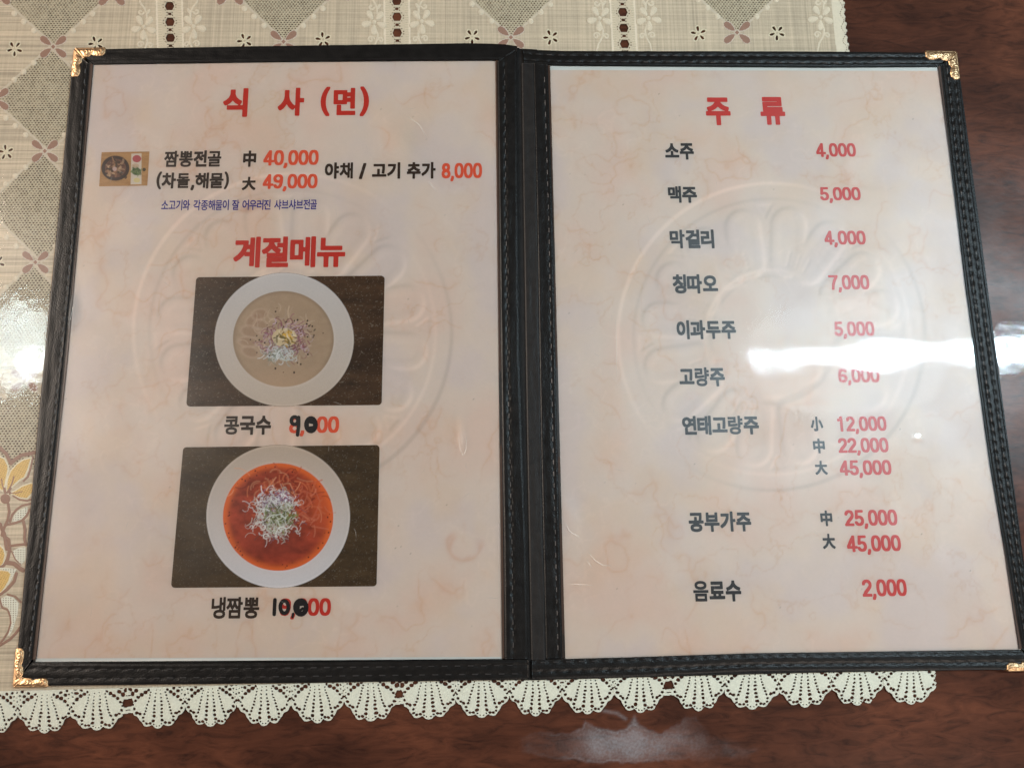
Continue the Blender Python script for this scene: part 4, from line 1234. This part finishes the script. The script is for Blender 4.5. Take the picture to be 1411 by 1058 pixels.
def photo2(gx, gy):
    f = rrect(gx, gy, [(252, 616), (523, 613), (519, 807.5), (236, 809.5)], 5)
    C = wood_print(gx, gy, 930, lin(56, 39, 24), lin(90, 66, 42))
    rb = sd_ell(gx, gy, 383.3, 711.3, 99, 98.5)
    g = np.clip((gy - 613) / 190, 0, 1)[..., None]
    bowl = lin(196, 170, 150) * (1 - g) + lin(214, 202, 200) * g
    bowl = bowl * (1 - .10 * sstep(-24, -20, rb))[..., None] * (1 + .14 * np.exp(-((rb + 1.5) / 1.2) ** 2))[..., None]
    mb = np.clip(-rb / .6 + .5, 0, 1)[..., None]; C = C * (1 - mb) + bowl * mb
    f = np.maximum(f, np.where((np.abs(gx - 383) < 60), -rb + 0.2, -9))
    rs = sd_ell(gx, gy, 383.2, 712, 76, 74)
    n = fbm(gx.shape, (24, 24), 950, 4)
    soup = lin(156, 60, 37) * (1 + 1.1 * (n - .5))[..., None]
    e = np.exp(-((rs + 2) / 6.0) ** 2)[..., None]; soup = soup * (1 - e) + lin(214, 100, 44) * e
    rt = np.exp(-(((gx - 445) / 18.) ** 2 + ((gy - 690) / 40.) ** 2))[..., None] * .6; soup = soup * (1 - rt) + lin(212, 98, 50) * rt
    dk = np.exp(-(((gx - 378) / 45.) ** 2 + ((gy - 750) / 22.) ** 2))[..., None] * .5; soup = soup * (1 - dk) + lin(120, 44, 34) * dk
    ms = np.clip(-rs / .7 + .5, 0, 1)[..., None]; C = C * (1 - ms) + soup * ms
    strands(C, gx, gy, 385, 680, 62, 34, 110, [lin(216, 118, 74), lin(196, 90, 56), lin(222, 150, 110), lin(120, 40, 26)], 8, 24, 1.1, 31, 1.4, .5, .6)
    strands(C, gx, gy, 420, 700, 30, 30, 40, [lin(206, 120, 88), lin(196, 100, 70)], 8, 24, 1.1, 36, 1.2, .5, .6)
    strands(C, gx, gy, 380, 708, 38, 40, 400, [lin(206, 196, 188), lin(170, 156, 144), lin(120, 84, 92), lin(96, 60, 52), lin(222, 214, 208)], 5, 15, .65, 32, 2.4, .46)
    strands(C, gx, gy, 380, 690, 28, 16, 190, [lin(224, 218, 216), lin(150, 112, 138), lin(130, 88, 118), lin(236, 232, 230)], 4, 11, .65, 33, 2.4, .5)
    strands(C, gx, gy, 385, 712, 25, 20, 240, [lin(124, 126, 70), lin(100, 104, 58), lin(150, 148, 96), lin(80, 76, 48)], 4, 12, .7, 34, 2.4, .5)
    strands(C, gx, gy, 380, 712, 38, 40, 90, [lin(232, 226, 218), lin(206, 198, 184)], 7, 20, .6, 35, 2.4, .45)
    r = np.random.default_rng(5); P = []
    for _ in range(46):
        a_ = r.uniform(0, 6.28); q = r.uniform(.88, .99); P.append((383 + 74 * q * math.cos(a_), 712 + 72 * q * math.sin(a_)))
    dots(C, gx, gy, P, lin(100, 38, 24), .5, 1.2)
    blend(C, .22 * (fbm(gx.shape, (150, 190), 78, 1) > .86) * (rb > 1), lin(150, 138, 124))
    return f, C


def photo3(gx, gy):
    f = -sd_poly(gx, gy, [(140, 210), (206, 209), (203, 256), (136.5, 257)])
    C = wood_print(gx, gy, 960, lin(158, 112, 70), lin(190, 144, 96))
    rb = sd_ell(gx, gy, 159, 232, 19.3, 17.2)
    blend(C, -rb / .8 + .5, lin(66, 48, 42)); blend(C, (-sd_ell(gx, gy, 159.3, 232, 14.5, 12.8)) / .8 + .5, lin(112, 74, 58))
    strands(C, gx, gy, 159, 232, 13, 11, 70, [lin(164, 116, 84), lin(90, 58, 46), lin(190, 150, 116), lin(60, 50, 40)], 3, 7, 1.3, 41, 1, .5)
    blend(C, .9 * (sd_ell(gx, gy, 158, 233, 3, 3) < 0), lin(196, 160, 150)); blend(C, .8 * (sd_ell(gx, gy, 173, 244.5, 2.2, 2.2) < 0), lin(60, 44, 36))
    t = -sd_poly(gx, gy, [(181, 212), (195, 211.5), (195, 254), (180, 254.5)]); blend(C, t / .6 + .5, lin(204, 184, 166))
    blend(C, .9 * (sd_ell(gx, gy, 188.5, 219, 6, 5) < 0), lin(168, 58, 66)); blend(C, .85 * (sd_ell(gx, gy, 188, 236.5, 6.4, 5.2) < 0), lin(70, 88, 48))
    strands(C, gx, gy, 188, 237, 6, 5, 22, [lin(60, 80, 40), lin(120, 130, 84)], 3, 6, .9, 42, 1, .5)
    blend(C, .8 * (sd_ell(gx, gy, 188.5, 248.5, 4.5, 3.2) < 0), lin(206, 182, 120)); blend(C, .7 * (sd_ell(gx, gy, 186.5, 228.5, 5, 3) < 0), lin(186, 150, 120))
    blend(C, .9 * (sd_ell(gx, gy, 198.5, 234, 2.4, 2.4) < 0), lin(58, 56, 44))
    return f, C


o = LP.art('bowl_photograph', 232, 376, 536, 566, photo1, .00008, .75); o['label'] = 'photo of a white bowl of pale bean noodle soup'
o = LP.art('bowl_photograph', 230, 608, 530, 814, photo2, .00008, .75); o['label'] = 'photo of a white bowl of red spicy noodle soup'
o = LP.art('bowl_photograph', 134, 207, 208, 259, photo3, .00010, .4); o['label'] = 'small photo of a dark stew pot beside a tray'


# ------------------------------------------------------------------ clear sleeves over the sheets
def sleeve(quad, seed, bumps):
    Hm = hom([(0, 0), (1, 0), (1, 1), (0, 1)], quad)
    u, v = np.meshgrid(np.linspace(0, 1, 200), np.linspace(1, 0, 280))
    px, py = apply(Hm, u, v); X, Y = U(px, py, .0039)
    n1 = fbm(u.shape, (6, 4), seed, 2); n2 = fbm(u.shape, (22, 16), seed + 9, 2)
    n3 = fbm(u.shape, (46, 34), seed + 19, 2)
    z = .00395 + .00022 * (n1 - .5) + .00002 * (n2 - .5) + .000012 * (n3 - .5)
    for (bx, by, rx, ry, an, amp) in bumps:
        d_ = sd_ell(px, py, bx, by, rx, ry, an) / min(rx, ry) + 1
        z = z + amp * np.exp(-d_ ** 2 * 1.6)
    z = np.maximum(z, ZP + .00028)
    me = contour('clear_sleeve', np.ones(u.shape), X, Y, z, None, smooth=True)
    return link('clear_sleeve', me, M_film, menu)


sleeve([(123, 86), (686, 82), (694, 909), (46, 911)], 1200, [(545, 190, 46, 20, .9, .0003), (634, 600, 8, 26, 0, .0002), (96, 430, 10, 30, .1, .0004), (470, 165, 40, 14, .1, .00015)])
sleeve([(754, 88), (1297, 89), (1410, 896), (776, 908)], 1300, [(1120, 492, 60, 26, -.1, .00006), (1290, 480, 40, 26, 0, .00004), (1264, 604, 6, 4, 0, .0003), (785, 705, 12, 30, -.4, .0002)])


def crease(lines, name='film_scratches_and_glints'):  # pale ribbons for scratches and for painted highlights on film creases
    V, Fc = [], []
    for pts, wd_ in lines:
        P, L = resample(pts, max(6, int(len(pts) * 4)))
        X, Y = U(P[:, 0], P[:, 1], .0042)
        P3 = np.stack([X, Y], 1); t = np.gradient(P3, axis=0); t /= np.linalg.norm(t, axis=1, keepdims=True) + 1e-12
        nrm = np.stack([-t[:, 1], t[:, 0]], 1); n = len(P3); b0 = len(V)
        wv = wd_ * .00017 * np.sin(np.linspace(.15, math.pi - .15, n))[:, None]
        for q in range(n):
            V.append((*(P3[q] + nrm[q] * wv[q]), .00425)); V.append((*(P3[q] - nrm[q] * wv[q]), .00425))
        for q in range(n - 1): Fc.append((b0 + 2 * q, b0 + 2 * q + 1, b0 + 2 * q + 3, b0 + 2 * q + 2))
    me = bpy.data.meshes.new(name); me.from_pydata(V, [], Fc); me.update()
    at = me.color_attributes.new('Col', 'FLOAT_COLOR', 'POINT')
    for dq in at.data: dq.color = (.68, .66, .63, 1)
    o = link(name, me, M_crease, menu); o['kind'] = 'stuff'


def fine(n, quad, seed):
    r = np.random.default_rng(seed); Hq = hom([(0, 0), (1, 0), (1, 1), (0, 1)], quad); out = []
    for _ in range(n):
        u, v = r.uniform(.04, .96, 2); px, py = apply(Hq, u, v); a_ = r.uniform(0, 3.14); L = r.uniform(4, 16); k = r.uniform(-.25, .25)
        pts = []
        for q in range(5):
            pts.append((px, py)); px += L / 4 * math.cos(a_); py += L / 4 * math.sin(a_); a_ += k
        out.append((pts, r.uniform(.08, .20)))
    return out


crease(fine(70, LP.q, 1) + fine(80, RP.q, 2))
crease([([(811, 760), (820, 772), (832, 779), (843, 779)], .7), ([(783, 804), (800, 805), (818, 806)], .5), ([(779, 720), (786, 733), (800, 740)], .6), ([(808, 770), (816, 783)], .4),
        ([(631, 601), (634, 618), (638, 628), (642, 620), (643, 600)], .5), ([(560, 160), (578, 172), (588, 190)], .45), ([(590, 250), (602, 264)], .5), ([(672, 823), (686, 824)], .4),
        ([(1262, 606), (1270, 603), (1274, 605)], .8), ([(848, 440), (850, 480), (849, 520)], .3), ([(101, 420), (99, 432), (97, 441)], 1.2)])
